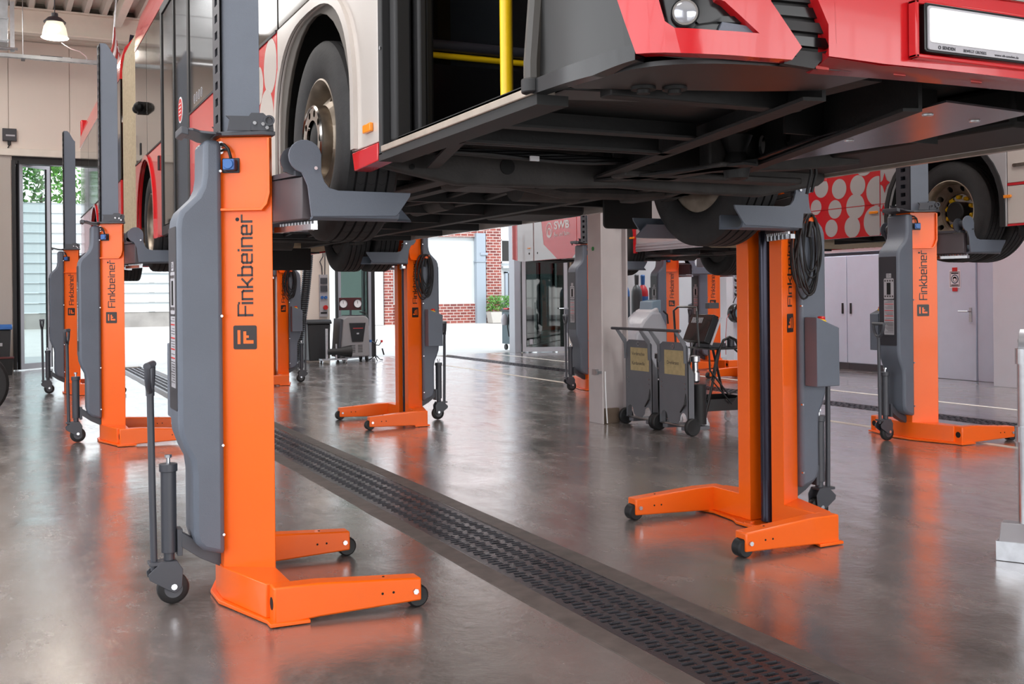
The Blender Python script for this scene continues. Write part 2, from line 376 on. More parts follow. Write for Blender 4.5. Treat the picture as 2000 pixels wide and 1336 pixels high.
# --- ceiling: trapezoid deck (ribs run along the hall), rafters across
ce = MB().box(LX-.3, WX+.3, FY-.3, WY+.3, CZ+.14, CZ+.2).build('ceiling', 'deck', smooth=False, kind='structure')
rb = MB().prism([(-.085, CZ+.14), (-.045, CZ), (.045, CZ), (.085, CZ+.14)], FY, WY, lambda u, v, w_: (u, w_, v)); r0 = None
for i in range(62):
    x = LX+.2+i*.31
    if r0 is None: r0 = rb.build('rib', 'deck', ce, smooth=False); o = r0
    else: o = r0.copy(); COL.objects.link(o); o.parent = ce
    o.location = (x, 0, 0)
MB().box(LX, WX, 21.32, 21.36, CZ, CZ+.139).build('infill', 'deckd', ce, smooth=False)
def ibeam(x0, x1, y, z0, z1, w_=.22):
    b = MB().box(x0, x1, y-w_/2, y+w_/2, z0, z0+.03).box(x0, x1, y-w_/2, y+w_/2, z1-.03, z1).box(x0, x1, y-.012, y+.012, z0+.03, z1-.03)
    return b
for i, y in enumerate((21.2, 14.0, 7.0, 0.0)):
    o = ibeam(LX, WX, y, CZ-.46, CZ-.002).build('roof_beam', 'beam')
    tag(o, ['cream painted steel roof beam nearest the end wall', 'steel roof beam above the joint of the nearest bus', 'steel roof beam crossing above the nearest bus', 'steel roof beam above the front of the nearest bus'][i], 'beam', None)
o = MB().box(LX, WX, WY-.3, WY-.04, 6.44, 6.57).build('wall_rail', 'beam', bevel=.01); tag(o, 'cream horizontal steel rail along the top of the end wall panels', 'rail')
o = MB().box(2.02, 2.16, 12, 20.9, CZ-.26, CZ-.003).build('purlin', 'beam', bevel=.006); tag(o, 'deep cream purlin running along the hall under the ribbed roof deck', 'beam')

# --- free standing steel column (H section)
col = thing('steel_column', 'tall pale steel H column with a green dot, standing behind the grey trolleys', 'column', (5.95, 9.9, 0))
MB().box(5.79, 5.812, 9.76, 10.04, 0, CZ-.46).build('flange', 'colpaint', col, world=True, bevel=.003)
MB().box(6.10, 6.122, 9.76, 10.04, 0, CZ-.46).build('flange', 'colpaint', col, world=True, bevel=.003)
MB().box(5.812, 6.10, 9.84, 9.855, 0, CZ-.46).build('web', 'colpaint', col, world=True)
MB().box(5.83, 6.02, 9.79, 9.839, 0, .16).build('kick_block', mat('block_wood', (112, 96, 82), .7, var=.2), col, world=True, bevel=.004)
MB().cyl((5.789, 9.92, 1.87), (5.784, 9.92, 1.87), .022).build('dot_sticker', mat('green_dot', (20, 130, 60), .4), col, world=True, label='green dot sticker')
MB().cyl((6.05, 9.84, 2.13), (6.05, 9.79, 2.13), .03).build('knob', 'black', col, world=True, label='black round knob')
MB().box(5.755, 5.79, 9.83, 9.91, .52, .58).box(5.735, 5.80, 9.765, 9.79, .535, .565).build('clamp', 'steel', col, world=True)
MB().tube([(5.83, 9.76, .56), (5.825, 9.75, .4), (5.83, 9.745, .2), (5.845, 9.75, .01)], .007).build('lead', 'white', col, world=True)

# --- right wall: cabinets, door, pilaster, trunking
def cabinet(y0, y1, lab, hy):
    t = thing('cabinet', lab, 'cabinet', (WX-.25, (y0+y1)/2, 0), 0)
    MB().box(WX-.48, WX-.002, y0+.003, y1-.003, .12, 2.02).build('body', 'cabinet', t, world=True, bevel=.004)
    MB().box(WX-.46, WX-.002, y0+.003, y1-.003, 0, .12).build('plinth', 'plinth', t, world=True)
    d = MB().box(WX-.50, WX-.482, y0+.008, y1-.008, .13, 2.01).build('door', 'cabinet', t, world=True, bevel=.004)
    MB().box(WX-.515, WX-.50, hy-.02, hy+.02, .99, 1.18).build('handle', 'black', d, world=True, bevel=.004)
cabs = [(12.62, 13.5, 'grey cabinet next to the grey door with the safety notice'), (13.5, 14.42, 'grey cabinet directly left of the far right lift, black handle on its far edge'), (14.42, 15.3, 'grey cabinet just right of the near right lift with its coiled cable'), (15.3, 16.2, 'grey cabinet hidden mostly behind the near right lift'), (16.2, 17.1, 'grey cabinet farthest along the right wall')]
for i, (a, b, l_) in enumerate(cabs): cabinet(a, b, l_, b-.1 if i in (1, 3) else a+.1)
RX = 13.46
MB().box(RX, WX-.002, 10.9, 12.6, 0, 2.9).build('wall_right', 'wallwhite', smooth=False, kind='structure')
dr = MB().box(RX-.05, RX-.002, 11.50, 12.5, 0.004, 2.10).build('door_1', 'cabinet', smooth=False, kind='structure', bevel=.004)
MB().box(RX-.062, RX-.05, 11.565, 11.615, .90, 1.12).cyl((RX-.06, 11.59, 1.06), (RX-.12, 11.59, 1.06), .01).cyl((RX-.115, 11.59, 1.06), (RX-.115, 11.77, 1.06), .011).build('door_handle', 'steel', dr)
MB().box(RX-.03, RX-.002, 10.93, 11.48, 0.004, 2.10).build('panel', 'cabinet', dr, smooth=False)
sg = thing('paper_sign', 'laminated white safety notice with round face symbol taped to the grey door', 'sign', (RX-.052, 11.88, 1.56))
MB().box(-.003, 0, -.105, .105, -.14, .14).build('sheet', 'white', sg)
MB().box(-.0045, -.003, -.05, .05, .12, .18).build('tape', 'red', sg, label='red tape strip')
MB().box(-.0045, -.003, -.05, .05, -.19, -.13).build('tape', 'red', sg, label='red tape strip')
MB().box(-.0045, -.003, -.09, -.083, -.115, .115).box(-.0045, -.003, .083, .09, -.115, .115).box(-.0045, -.003, -.09, .09, .108, .115).box(-.0045, -.003, -.09, .09, -.115, -.108).box(-.0045, -.003, -.07, .07, .08, .10).box(-.0045, -.003, -.07, .07, -.10, -.085).build('border', 'black', sg)
MB().cyl((-.003, 0, 0), (-.005, 0, 0), .07, 24).build('symbol', mat('sign_teal', (40, 70, 90), .5), sg, label='dark round symbol')
MB().lathe([(.04, -.0055), (.04, -.005), (.055, -.005), (.055, -.0055)], (0, 0, 0), 'x', 24).cyl((-.005, 0, -.01), (-.0062, 0, -.01), .024, 16).build('face_mark', 'white', sg)
MB().box(RX-.06, RX-.002, 10.80, 10.90, 0, CZ-.01).box(RX-.06, WX, 10.78, 10.898, 0, CZ-.01).build('trim_1', 'wallwhite', smooth=False, kind='structure')
MB().box(12.92, WX-.002, 9.9, 10.777, 0, CZ-.01).build('trim_2', 'wallwhite', smooth=False, kind='structure', bevel=.006)
o = MB().box(WX-.5, WX-.002, 13.6, 19, 2.2, 2.33).box(WX-.45, WX-.35, 13.6, 19, 2.08, 2.2).build('wall_duct', 'white', bevel=.01); tag(o, 'white trunking box running above the grey cabinets', 'trunking')

# --- folding gate leaves (glass in aluminium frames)
def leaf(nm, p, q, z1, lab_g='glass'):
    p = Vector((p[0], p[1], 0)); q = Vector((q[0], q[1], 0)); ex = (q-p).normalized(); W = (q-p).length; ey = Vector((0, 0, 1)).cross(ex)
    f = lambda u, v, w_: tuple(p+ex*u+ey*w_+Vector((0, 0, v)))
    def bx(mb, u0, u1, v0, v1, a, b): mb.prism([(u0, v0), (u1, v0), (u1, v1), (u0, v1)], a, b, f)
    m = MB()
    for a in ((0, .09, .02, z1), (W-.09, W, .02, z1), (.09, W-.09, .02, .13), (.09, W-.09, z1-.1, z1)): bx(m, *a, -.03, .03)
    d = m.build(nm, 'frame', smooth=False, kind='structure')
    g = MB(); bx(g, .09, W-.09, .13, z1-.1, -.006, .006); g.build('pane', lab_g, d, smooth=False)
    k = MB()
    for a in ((-.025, 0, .02, z1), (W, W+.02, .02, z1)): bx(k, *a, -.035, .035)
    for a in ((.09, .105, .13, z1-.1), (W-.105, W-.09, .13, z1-.1)): bx(k, *a, -.012, .012)
    k.build('gasket', 'blackgasket', d, smooth=False)
    return d
leaf('door_2', (.44, 22.95), (1.02, 23.5), 4.1, 'glass')
leaf('door_3', (.36, 22.9), (.40, 23.7), 4.1, 'glass')
leaf('door_4', (6.70, 22.5), (7.62, 23.0), 4.1, 'glassgreen')
leaf('door_5', (7.72, 23.1), (7.78, 24.0), 4.1, 'glass')
d6 = leaf('door_6', (11.36, 22.85), (12.38, 22.45), 4.1, 'glassdark')
MB().box(11.16, 11.33, 22.85, 23.15, 0, OZ).build('trim_3', 'frame', smooth=False, kind='structure', bevel=.006)
leaf('door_7', (12.42, 23.25), (12.44, 24.1), 4.1, 'glass')
MB().box(.33, 6.0, WY+.02, WY+.25, OZ-.16, OZ).box(6.65, 12.5, WY+.02, WY+.25, OZ-.16, OZ).build('trim_4', 'blackgasket', smooth=False, kind='structure')
hd = MB().tube([(12.30, 22.45, 1.05), (12.22, 22.36, 1.05), (12.12, 22.40, 1.05)], .015).build('door_handle', 'steel', d6)
MB().box(11.5, 11.58, 22.74, 22.75, .2, .32).build('sticker', 'label', d6)
# ================================================================ OUTSIDE
gr = MB().box(-60, 90, WY+.3, 110, -.25, -.02).build('ground', 'pave', smooth=False, kind='structure')
MB().box(-60, 90, FY-60, FY-.3, -.25, -.02).build('ground', 'pave', smooth=False, kind='structure')
MB().box(-60, LX-.3, FY-.3, WY+.3, -.25, -.02).build('ground', 'pave', smooth=False, kind='structure')
# opposite brick building
BY = 49.0
bl = thing('workshop_building', 'white rendered workshop with red brick piers across the sunlit yard', 'building', (20, BY, 0))
def ob_(x0, x1, y0, y1, z0, z1, n, m, **k): return MB().box(x0, x1, BY+y0, BY+y1, z0, z1).build(n, m, bl, world=True, smooth=False, **k)
MB().box(9.0, 16.9, BY, BY+.4, -.02, 8).box(17.35, 22.3, BY+.05, BY+.4, 1.0, 4.3).box(23.1, 30, BY, BY+.4, -.02, 8).build('wall', 'outwhite', bl, world=True, smooth=False)
ob_(16.92, 17.33, -.2, .2, -.02, 8, 'brick_pier', 'brick'); ob_(22.28, 23.1, -.2, .2, -.02, 8, 'brick_pier', 'brick')
ob_(17.33, 22.3, -.05, .2, -.02, .98, 'brick_plinth', 'brick'); ob_(17.33, 22.3, -.1, .3, 4.3, 8, 'brick_band', 'brick')
MB().box(21.7, 22.2, BY-.3, BY, -.02, 4.5).box(21.66, 22.24, BY-.34, BY, 3.05, 3.1).box(21.9, 22.3, BY-.36, BY-.28, 3.4, 3.52).build('steel_post', 'outcol', bl, world=True)
ob_(16.2, 16.85, -.07, 0, 0, 4.0, 'door', 'white')
MB().box(16.13, 16.2, BY-.1, BY, 0, 4.1).box(16.13, 16.9, BY-.1, BY, 4.0, 4.1).build('door_frame', 'outcol', bl, world=True)
MB().cyl((17.46, BY-.28, 0), (17.46, BY-.28, 7), .06).build('downpipe', 'outcol', bl, world=True)
wf_ = MB()
for a in ((23.12, 23.9, 3.0, 3.1), (23.12, 23.9, 4.15, 4.25), (23.12, 23.2, 3.0, 4.2), (23.82, 23.9, 3.0, 4.2)): wf_.box(a[0], a[1], BY-.1, BY, a[2], a[3])
wq = wf_.build('window', 'white', bl, world=True, smooth=False)
MB().box(23.2, 23.82, BY-.03, BY-.01, 3.1, 4.15).build('pane', 'glassdark', wq, world=True, smooth=False)
ob_(23.15, 23.87, -.008, -.002, 3.05, 4.2, 'blind', mat('blind', (130, 140, 146), .7))
ob_(23.2, 24.4, -.25, -.01, 2.75, 2.85, 'canopy', 'outwhite')
ob_(23.5, 24.6, -.06, -.01, 0, 2.5, 'doorway', mat('dark_interior', (44, 46, 50), .7))
MB().box(23.36, 23.5, BY-.15, BY, 0, 2.56).box(23.36, 24.6, BY-.15, BY, 2.5, 2.58).build('door_frame', 'outcol', bl, world=True)
ob_(23.85, 24.2, -.15, -.07, 2.15, 2.42, 'door_lamp', mat('lamp_glow', (240, 220, 180), .5, emit=(255, 226, 170), estr=1.2))
# slatted hall wall further left
bh = thing('slatted_hall', 'long white hall with horizontal wall slats and grey concrete base across the yard', 'building', (2, 55.5, 0))
MB().box(-25, 8.95, 55.6, 56.2, -.02, .72).build('concrete_base', mat('base_concrete', (150, 146, 142), .8, var=.2, vscale=1.2), bh, world=True, smooth=False)
s0 = None
for i in range(11):
    if s0 is None: s0 = MB().prism([(55.55, .0), (55.62, .05), (55.62, .45), (55.55, .47), (55.9, .47), (55.9, 0)], -25, 8.95, 'yz').build('wall_slat', 'outwhite', bh, world=True, smooth=False); o = s0
    else: o = s0.copy(); COL.objects.link(o); o.parent = bh
    o.location = (s0.location.x, s0.location.y, .74+i*.48)
rnd = random.Random(3)
def tree(x, y, h, r, lab, con=False):
    t = thing('tree', lab, 'tree', (x, y, 0), 0)
    MB().cyl((0, 0, 0), (0, 0, h*.75), .22, 10, .08).build('trunk', 'bark', t)
    f = MB(); n = 2600 if not con else 1500
    for _ in range(n):
        a = rnd.uniform(0, 2*pi); v = rnd.random()
        if con: z = h*(.25+.75*v); rr = r*(1.02-v)*rnd.uniform(.6, 1)
        else:
            ph = rnd.uniform(-1, 1); z = h*.66+h*.34*ph; rr = r*math.sqrt(max(0, 1-ph*ph))*rnd.uniform(.55, 1.0)*(1+.18*sin(5*a+3*ph))
        c = Vector((rr*cos(a), rr*sin(a), z)); s_ = rnd.uniform(.12, .24)
        u = Vector((rnd.uniform(-1, 1), rnd.uniform(-1, 1), rnd.uniform(-1, 1))).normalized(); q = u.orthogonal().normalized()
        f.add([c-u*s_, c+q*s_*.5, c+u*s_, c-q*s_*.5], [(0, 1, 2, 3)])
    f.build('crown', 'leaf', t, smooth=False)
tree(2.6, 70, 10.3, 2.6, 'leafy green tree standing tallest behind the white yard wall, seen through the left gate')
tree(6.0, 73, 8.9, .8, 'narrow pointed conifer right of the tallest tree beyond the yard wall', True)
tree(9.4, 74, 9.4, 2.0, 'smaller leafy green tree right of the narrow conifer beyond the yard wall')
tree(-3.6, 72, 10, 2.8, 'leafy tree leftmost behind the white yard wall, partly hidden by the gate leaf')
pt = thing('planter', 'pale stone planter with a bushy plant beside the brick pier across the yard', 'planter', (22.7, 48.0, 0))
MB().prism([(-.6, 0), (.6, 0), (.7, .55), (-.7, .55)], -.3, .3, 'xz').build('tub', 'pot', pt, bevel=.02)
f = MB()
for _ in range(700):
    a = rnd.uniform(0, 2*pi); c = Vector((rnd.uniform(-.7, .8), rnd.uniform(-.3, .3), .6+rnd.random()*.75)); u = Vector((cos(a), sin(a), rnd.uniform(.2, 1.5))).normalized(); q = u.orthogonal().normalized()
    f.add([c-u*.1, c+q*.03, c+u*.1, c-q*.03], [(0, 1, 2, 3)])
f.build('plant', 'leaf', pt, smooth=False)
# ================================================================ COLUMN LIFTS
def stroke_text(mb, pts, wd):
    for a, b in zip(pts[:-1], pts[1:]):
        a = Vector(a); b = Vector(b); d = (b-a).normalized(); n = Vector((-d.y, d.x))*wd/2; e = d*wd/2
        mb.append([a-e-n, b+e-n, b+e+n, a-e+n])
GL = {'F': (.62, [[(0, 0), (0, 1), (.5, 1)], [(0, .5), (.42, .5)]]), 'i': (.2, [[(0, 0), (0, .7)], [(0, .93), (0, .95)]]),
      'n': (.62, [[(0, 0), (0, .7), (.36, .7), (.42, .62), (.42, 0)]]), 'k': (.6, [[(0, 0), (0, 1)], [(0, .33), (.12, .33), (.4, .7)], [(.16, .36), (.42, 0)]]),
      'b': (.64, [[(0, 1), (0, 0), (.36, 0), (.42, .08), (.42, .62), (.36, .7), (0, .7)]]),
      'e': (.64, [[(.40, 0), (.06, 0), (0, .08), (0, .62), (.06, .7), (.36, .7), (.42, .62), (.42, .35), (0, .35)]]), 'r': (.45, [[(0, 0), (0, .7), (.3, .7)]])}
def logo_mesh(name, o, ex, ey, ez, wlen, parent):
    q = []; x = 0
    for ch in 'Finkbeiner':
        adv, st = GL[ch]; k = len(q)
        for s_ in st: stroke_text(q, [(a+x, b) for a, b in s_], .122)
        x += adv
    x -= .2; sc = wlen/x; o = Vector(o); ex = Vector(ex); ey = Vector(ey); ez = Vector(ez); m = MB()
    for quad in q: m.prism([(p.x*sc, p.y*sc*.74) for p in quad], 0, .0008, lambda u, v, w_: tuple(o+ex*u+ey*v+ez*w_))
    return m.build(name, mat_logo, parent, smooth=False)
mat_logo = mat('logo_print', (40, 30, 30), .4)
LH = 2.108
def make_lift():
    t = thing('column_lift', '', 'vehicle lift')
    # base
    b = MB().prism([(-.235, -.1), (-.11, -.50), (-.11, -.565), (.06, -.57), (.02, -.43), (.05, -.2), (.09, -.12), (.09, .12), (.05, .2), (.02, .43), (.06, .57), (-.11, .565), (-.11, .50), (-.235, .1)], 0.004, .02)
    b.build('base_plate', 'orange', t, bevel=.003)
    MB().prism([(-.213, -.085), (-.105, -.47), (-.0, -.47), (0.0, -.20), (-.012, -.198), (-.012, -.19), (-.197, -.08), (-.197, .08), (-.012, .19), (-.012, .198), (0.0, .20), (-.0, .47), (-.105, .47), (-.213, .085)], .02, .165).build('cross_member', 'orange', t, bevel=.006)
    gz = MB().prism([(.005, -.06), (.075, -.06), (.09, -.03), (.075, 0), (.09, .03), (.075, .06), (.005, .06)], .02, .028).cyl((.06, 0, .028), (.06, 0, .04), .012, 8).build('foot_bracket', 'orange', t)
    for sg_ in (-1, 1):
        yr, yt, wd = .552, .573, .092
        p = MB(); x0, x1 = -.09, .56
        # tapering box
        def yy(x, s_): return s_*(yr+(yt-yr)*(x-x0)/(x1-x0))
        vs = []
        for x, z0, z1 in ((x0, .004, .165), (.10, .02, .165), (x1, .034, .134)):
            for q in (0, 1):
                y = yy(x, sg_)-sg_*wd*q; vs += [(x, y, z0), (x, y, z1)]
        fs = []
        for j in (0, 4): fs += [(j, j+1, j+5, j+4), (j+2, j+6, j+7, j+3), (j+1, j+3, j+7, j+5), (j, j+4, j+6, j+2)]
        fs += [(0, 2, 3, 1), (8, 9, 11, 10)]
        leg = p.add(vs, fs).build('leg', 'orange', t, bevel=.008)
        ym = yy(.55, sg_)-sg_*wd/2
        MB().lathe([(.02, -.034), (.042, -.036), (.05, -.028), (.05, .028), (.042, .036), (.02, .034)], (.548, ym, .051), 'y', 22).build('roller', 'black', leg)
        hb = MB()
        for s2 in (-1, 1): hb.cyl((.530, ym+s2*wd/2, .078), (.530, ym+s2*(wd/2+.012), .078), .013, 6)
        hb.build('bolt', 'zinc', leg)
        hh = MB()
        for xx, rr in ((.43, .0055), (.38, .0055)):
            for s2 in (-1, 1): hh.cyl((xx, yy(xx, sg_)-sg_*wd/2+s2*(wd/2-.002), .085), (xx, yy(xx, sg_)-sg_*wd/2+s2*(wd/2+.0012), .085), rr, 10)
        hh.cyl((x0+.002, yy(x0, sg_)-sg_*wd/2, .09), (x0-.0012, yy(x0, sg_)-sg_*wd/2, .09), .027, 20)
        for s2 in (-1, 1): hh.cyl((.40 if s2 > 0 else .2, yy(.3, sg_)-sg_*wd/2, .1), (.40 if s2 > 0 else .2, yy(.3, sg_)-sg_*wd/2, .1505 if s2 < 0 else .147), .006, 8)
        hh.build('drilled_hole', 'hole', leg)
    # column
    cp = [(0, .098), (0, .208), (-.207, .086), (-.207, -.086), (0, -.208), (0, -.098), (-.10, -.098), (-.10, -.108), (-.012, -.108), (-.012, -.194), (-.196, -.079), (-.196, .079), (-.012, .194), (-.012, .108), (-.10, .108), (-.10, .098)]
    MB().prism(cp, .02, LH).build('column', 'orange', t, bevel=.004)
    sd = (Vector((0, -.208, 0))-Vector((-.207, -.086, 0))).normalized()
    for s_ in (-1, 1):
        e = Vector((sd.x, sd.y*-s_, 0)); nrm = Vector((e.y, -e.x, 0))*(1 if s_ < 0 else -1); o0 = Vector((-.207, .086*s_, 0))
        if s_ < 0: f = lambda u, v, w_, o0=o0, e=e, nrm=nrm: tuple(o0+e*u+nrm*w_+Vector((0, 0, v)))
        else: f = lambda u, v, w_, o0=o0, e=e, nrm=nrm: tuple(o0+e*u+nrm*w_+Vector((0, 0, v)))
        # reinforcing shelf and curved lip
        MB().prism([(-.06, 1.772), (.20, 1.772), (.225, 1.80), (.238, 1.85), (.238, LH-.01), (.226, LH-.01), (.226, 1.86), (.205, 1.80), (.19, 1.784), (-.06, 1.784)], .0, .03, f).build('shelf', 'orange', t, bevel=.002)
        # logo badge and lettering
        g = MB().prism(rrect(.055, .163, 1.148, 1.256, .008), 0.0006, .0016, f).build('logo_badge', mat_logo, t, smooth=False)
        m = MB(); B = lambda a, b_, c, d: m.prism([(.055+.108*a, 1.256-.108*b_), (.055+.108*c, 1.256-.108*b_), (.055+.108*c, 1.256-.108*d), (.055+.108*a, 1.256-.108*d)], .0016, .0022, f)
        B(.18, .2, .3, .78); B(.43, .25, .55, .76); B(.55, .62, .86, .76); B(.55, .42, .66, .52)
        m.build('badge_mark', 'orange', g, smooth=False)
        # lettering runs up the column; on the other face mirrored basis keeps it readable
        if s_ < 0: lo = o0+e*.144+nrm*.0006+Vector((0, 0, 1.302)); ex, ey = (0, 0, 1), tuple(-e)
        else: lo = o0+e*.080+nrm*.0006+Vector((0, 0, 1.302)); ex, ey = (0, 0, 1), tuple(e)
        L_ = logo_mesh('lettering', lo, ex, ey, nrm, .445, t)
        r_ = MB().lathe([(.0075, 0), (.0075, .0006), (.009, .0006), (.009, 0)], (0, 0, 0), 'z', 14)
        r_.xf(lambda x, y, z: f(.078+x, 1.735+y, .0006+z)).build('registered_mark', mat_logo, t)
    MB().cyl((-.06, 0, .03), (-.06, 0, 1.74), .046, 28).build('lift_cylinder', 'cyl', t)
    MB().box(-.19, -.07, -.07, .07, .03, 1.9).build('inner_mast', 'anth', t, bevel=.004)
    # mast
    ms = MB(); prof = lambda x: 3.86 if x < -.15 else (3.70 if x > -.03 else 3.70+.16*(.5+.5*cos(pi*(x+.15)/.12)))
    xs = [-.193, -.165, -.15, -.13, -.11, -.09, -.07, -.055, -.04]
    for s_ in (-1, 1):
        vs = []; yo = lambda x: s_*(.075+(x+.193)*.5)
        for x in xs:
            y = yo(x); vs += [(x, y, LH-.03), (x, y-s_*.01, LH-.03), (x, y-s_*.01, prof(x)), (x, y, prof(x))]
        fs = []
        for j in range(len(xs)-1):
            k = 4*j; fs += [(k, k+4, k+7, k+3), (k+1, k+2, k+6, k+5), (k+3, k+7, k+6, k+2)]
        k = 4*(len(xs)-1); fs += [(0, 3, 2, 1), (k, k+1, k+2, k+3)]; ms.add(vs, fs)
    ms.box(-.05, -.04, -.145, -.08, LH-.03, 3.70).box(-.05, -.04, .08, .145, LH-.03, 3.70)
    ms.build('mast', 'grey', t, bevel=.002)
    ld = MB(); z = LH-.02
    while z < 3.80:
        holed_cell(ld, sqpts(-.085, .085, z, z+.0768), sqpts(-.03, .03, z+.02, z+.056), -.203, -.194, lambda u, v, w_: (w_, u, v)); z += .0768
    ld.build('catch_ladder', 'anth', t, smooth=False)
    # top plate with catch gear
    tp = MB().prism([(-.235, -.12), (-.05, -.235), (.01, -.235), (.01, .235), (-.05, .235), (-.235, .12)], LH, LH+.018).build('top_plate', 'dgrey', t, bevel=.002)
    for s_ in (-1, 1):
        q = lambda u, v, w_, s_=s_: (u, s_*(.162+w_+(u+.2)*.28), v)
        mp = MB().prism([(-.19, LH+.02), (-.18, LH+.07), (-.195, LH+.085), (-.10, LH+.085), (-.09, LH+.10), (-.04, LH+.10), (-.02, LH+.082), (.0, LH+.07), (.005, LH+.02)], 0, .012, q)
        mp.prism([(-.095, LH+.02), (-.09, LH+.055), (-.07, LH+.062), (-.03, LH+.05), (-.02, LH+.02)], .012, .022, q)
        mp.lathe([(.016, 0), (.016, .02), (.024, .02), (.024, 0)], (0, 0, 0), 'z', 16, True).v
        n0 = len(mp.v)-4*16
        for i in range(n0, len(mp.v)): x, y, z_ = mp.v[i]; mp.v[i] = q(-.018+x, LH+.065+y, z_+.006)
        pl_ = mp.build('catch_plate', 'dgrey', t)
        bb = MB()
        for u, v in ((-.08, .052), (-.045, .048), (-.028, .032)): a = q(u, LH+v, .0222); c = q(u, LH+v, .032); bb.cyl(a, c, .0085, 8)
        bb.build('bolt', 'zinc', pl_)
    er = MB().prism([(-.20, -.13), (-.235, -.16), (-.27, -.15), (-.30, -.12), (-.33, -.125), (-.345, -.10), (-.345, .10), (-.33, .125), (-.30, .12), (-.27, .15), (-.235, .16), (-.20, .13)], LH+.0, LH+.012)
    er.prism([(-.345, -.10), (-.345, .10), (-.375, .09), (-.375, -.09)], LH-.02, LH+.012)
    er.xf(lambda x, y, z: (x, y, z+max(0, -.26-x)*.25)).build('guard_plate', 'dgrey', t, bevel=.003)
    # rear cover
    cv = [(-.207, 2.09), (-.285, 2.09), (-.288, 1.93), (-.296, 1.88), (-.315, 1.84), (-.35, 1.805), (-.385, 1.77), (-.40, 1.735), (-.405, 1.69), (-.405, .84), (-.40, .78), (-.375, .71), (-.35, .66), (-.342, .60), (-.342, .33), (-.33, .285), (-.30, .255), (-.207, .225)]
    cvo = MB().prism(cv, -.125, .125, 'xz').build('rear_cover', 'grey', t, bevel=.022)
    # the cover lip over the column side (with the top cut-out)
    dp = MB().prism(rrect(-.105, .105, .88, 1.70, .01), -.4075, -.4045, 'yz').build('display_panel', 'anth', cvo, smooth=False)
    lb_ = MB().prism(rrect(-.075, .045, 1.31, 1.50, .012), -.409, -.4075, 'yz').prism(rrect(-.075, .045, .98, 1.30, .004), -.409, -.4075, 'yz').prism(rrect(-.045, .015, 1.505, 1.545, .003), -.409, -.4075, 'yz').build('instruction_label', 'label', cvo, smooth=False, label='pale instruction label')
    sc_ = MB().box(-.411, -.409, -.038, .008, 1.35, 1.46).build('screen', 'hole', cvo, smooth=False, label='dark display window')
    kk = MB()
    for i in range(4):
        for z in (1.335, 1.478): kk.cyl((-.409, -.062+i*.03, z), (-.4105, -.062+i*.03, z), .008, 10)
    kk.build('key_symbol', mat_logo, cvo)
    rr_ = MB()
    for z in (1.26, 1.20, 1.15, 1.11): rr_.box(-.4102, -.409, -.07, .038, z, z+.006)
    rr_.build('red_rule', 'red', cvo, smooth=False)
    gg = MB()
    for i in range(26):
        z = 1.29-i*.0115
        if all(abs(z-q) > .012 for q in (1.26, 1.20, 1.15, 1.11)): gg.box(-.4102, -.409, -.066, .0+.012*((i*7) % 4), z, z+.0025)
    gg.build('fine_print', mat_logo, cvo, smooth=False)
    textmesh('7,5 t', .05, .028, mat_key, cvo, planemtx((-.409, .01, 1.512), (0, -1, 0), (0, 0, 1)), 'load_mark')
    for z in (.32, .72, 1.30, 1.95):
        for s_ in (-1, 1): MB().cyl((-.214, s_*.118, z), (-.214, s_*.132, z), .006, 8).build('cover_screw', 'zinc', cvo)
    # socket on the near side (local -y)
    o0 = Vector((-.207, -.086, 0)); e = sd; nrm = Vector((e.y, -e.x, 0))
    f = lambda u, v, w_: tuple(o0+e*u+nrm*w_+Vector((0, 0, v)))
    sk = MB().prism(rrect(.012, .092, 1.945, 2.012, .005), .0, .006, f).build('socket_plate', 'anth', t, bevel=.001)
    MB().prism(rrect(.026, .084, 1.952, 2.004, .01), .006, .035, f).build('socket_body', 'anth', sk)
    MB().prism(rrect(.030, .082, 1.955, 2.003, .006), .035, .05, f).prism([(.056+.022*cos(2*pi*i/20), 1.98+.022*sin(2*pi*i/20)) for i in range(20)], .05, .056, f).build('socket_lid', 'blue', sk, bevel=.002)
    MB().tube([f(.01, 2.075, .012), f(.03, 2.07, .025), f(.05, 2.05, .03), f(.058, 2.02, .028), f(.06, 2.0, .02)], .007).tube([f(.01, 2.045, .01), f(.03, 2.05, .02), f(.05, 2.045, .025)], .005).build('socket_cable', 'black', sk)
    MB().lathe([(.009, 0), (.014, 0), (.014, .012), (.009, .012)], f(.006, 2.075, .006), 'y', 12).lathe([(.009, 0), (.014, 0), (.014, .012), (.009, .012)], f(.006, 2.045, .006), 'y', 12).build('cable_gland', 'steel', sk)
    # carriage
    for s_ in (-1, 1):
        MB().prism([(.0, s_*.10), (-.0+.03, s_*.10), (.045, s_*.20), (.125, s_*.44), (.075, s_*.44), (.002, s_*.215)], 1.72, 1.905).build('carriage_arm', 'brownsteel', t, bevel=.004)
        MB().prism([(.003, s_*.12), (.035, s_*.12), (.055, s_*.23), (.12, s_*.43), (.05, s_*.43), (.003, s_*.23)], 1.908, 1.93).build('carriage_cap', 'dgrey', t)
        rk = MB().prism([(.02, s_*.15), (.05, s_*.15), (.14, s_*.45), (.11, s_*.45)], 1.675, 1.70)
        for i in range(12):
            a = i/12.; x = .05+.09*a; y = s_*(.15+.30*a); rk.box(x-.004, x+.012, y-.006, y+.006, 1.70 if i % 2 else 1.675, 1.715)
        rk.build('toothed_rail', 'steel', t)
        MB().cyl((.082, s_*.33, 1.80), (.094, s_*.325, 1.80), .01, 10).build('pin_hole', 'hole', t)
        # fork: hook plate plus trough arm
        prof_ = []
        for i in range(11): a = R(225-i*22.5); prof_.append((.075+.072*cos(a), 1.985+.072*sin(a)))
        prof_ = [(.075+.072*cos(R(a)), 1.985+.072*sin(R(a))) for a in range(235, -31, -19)]
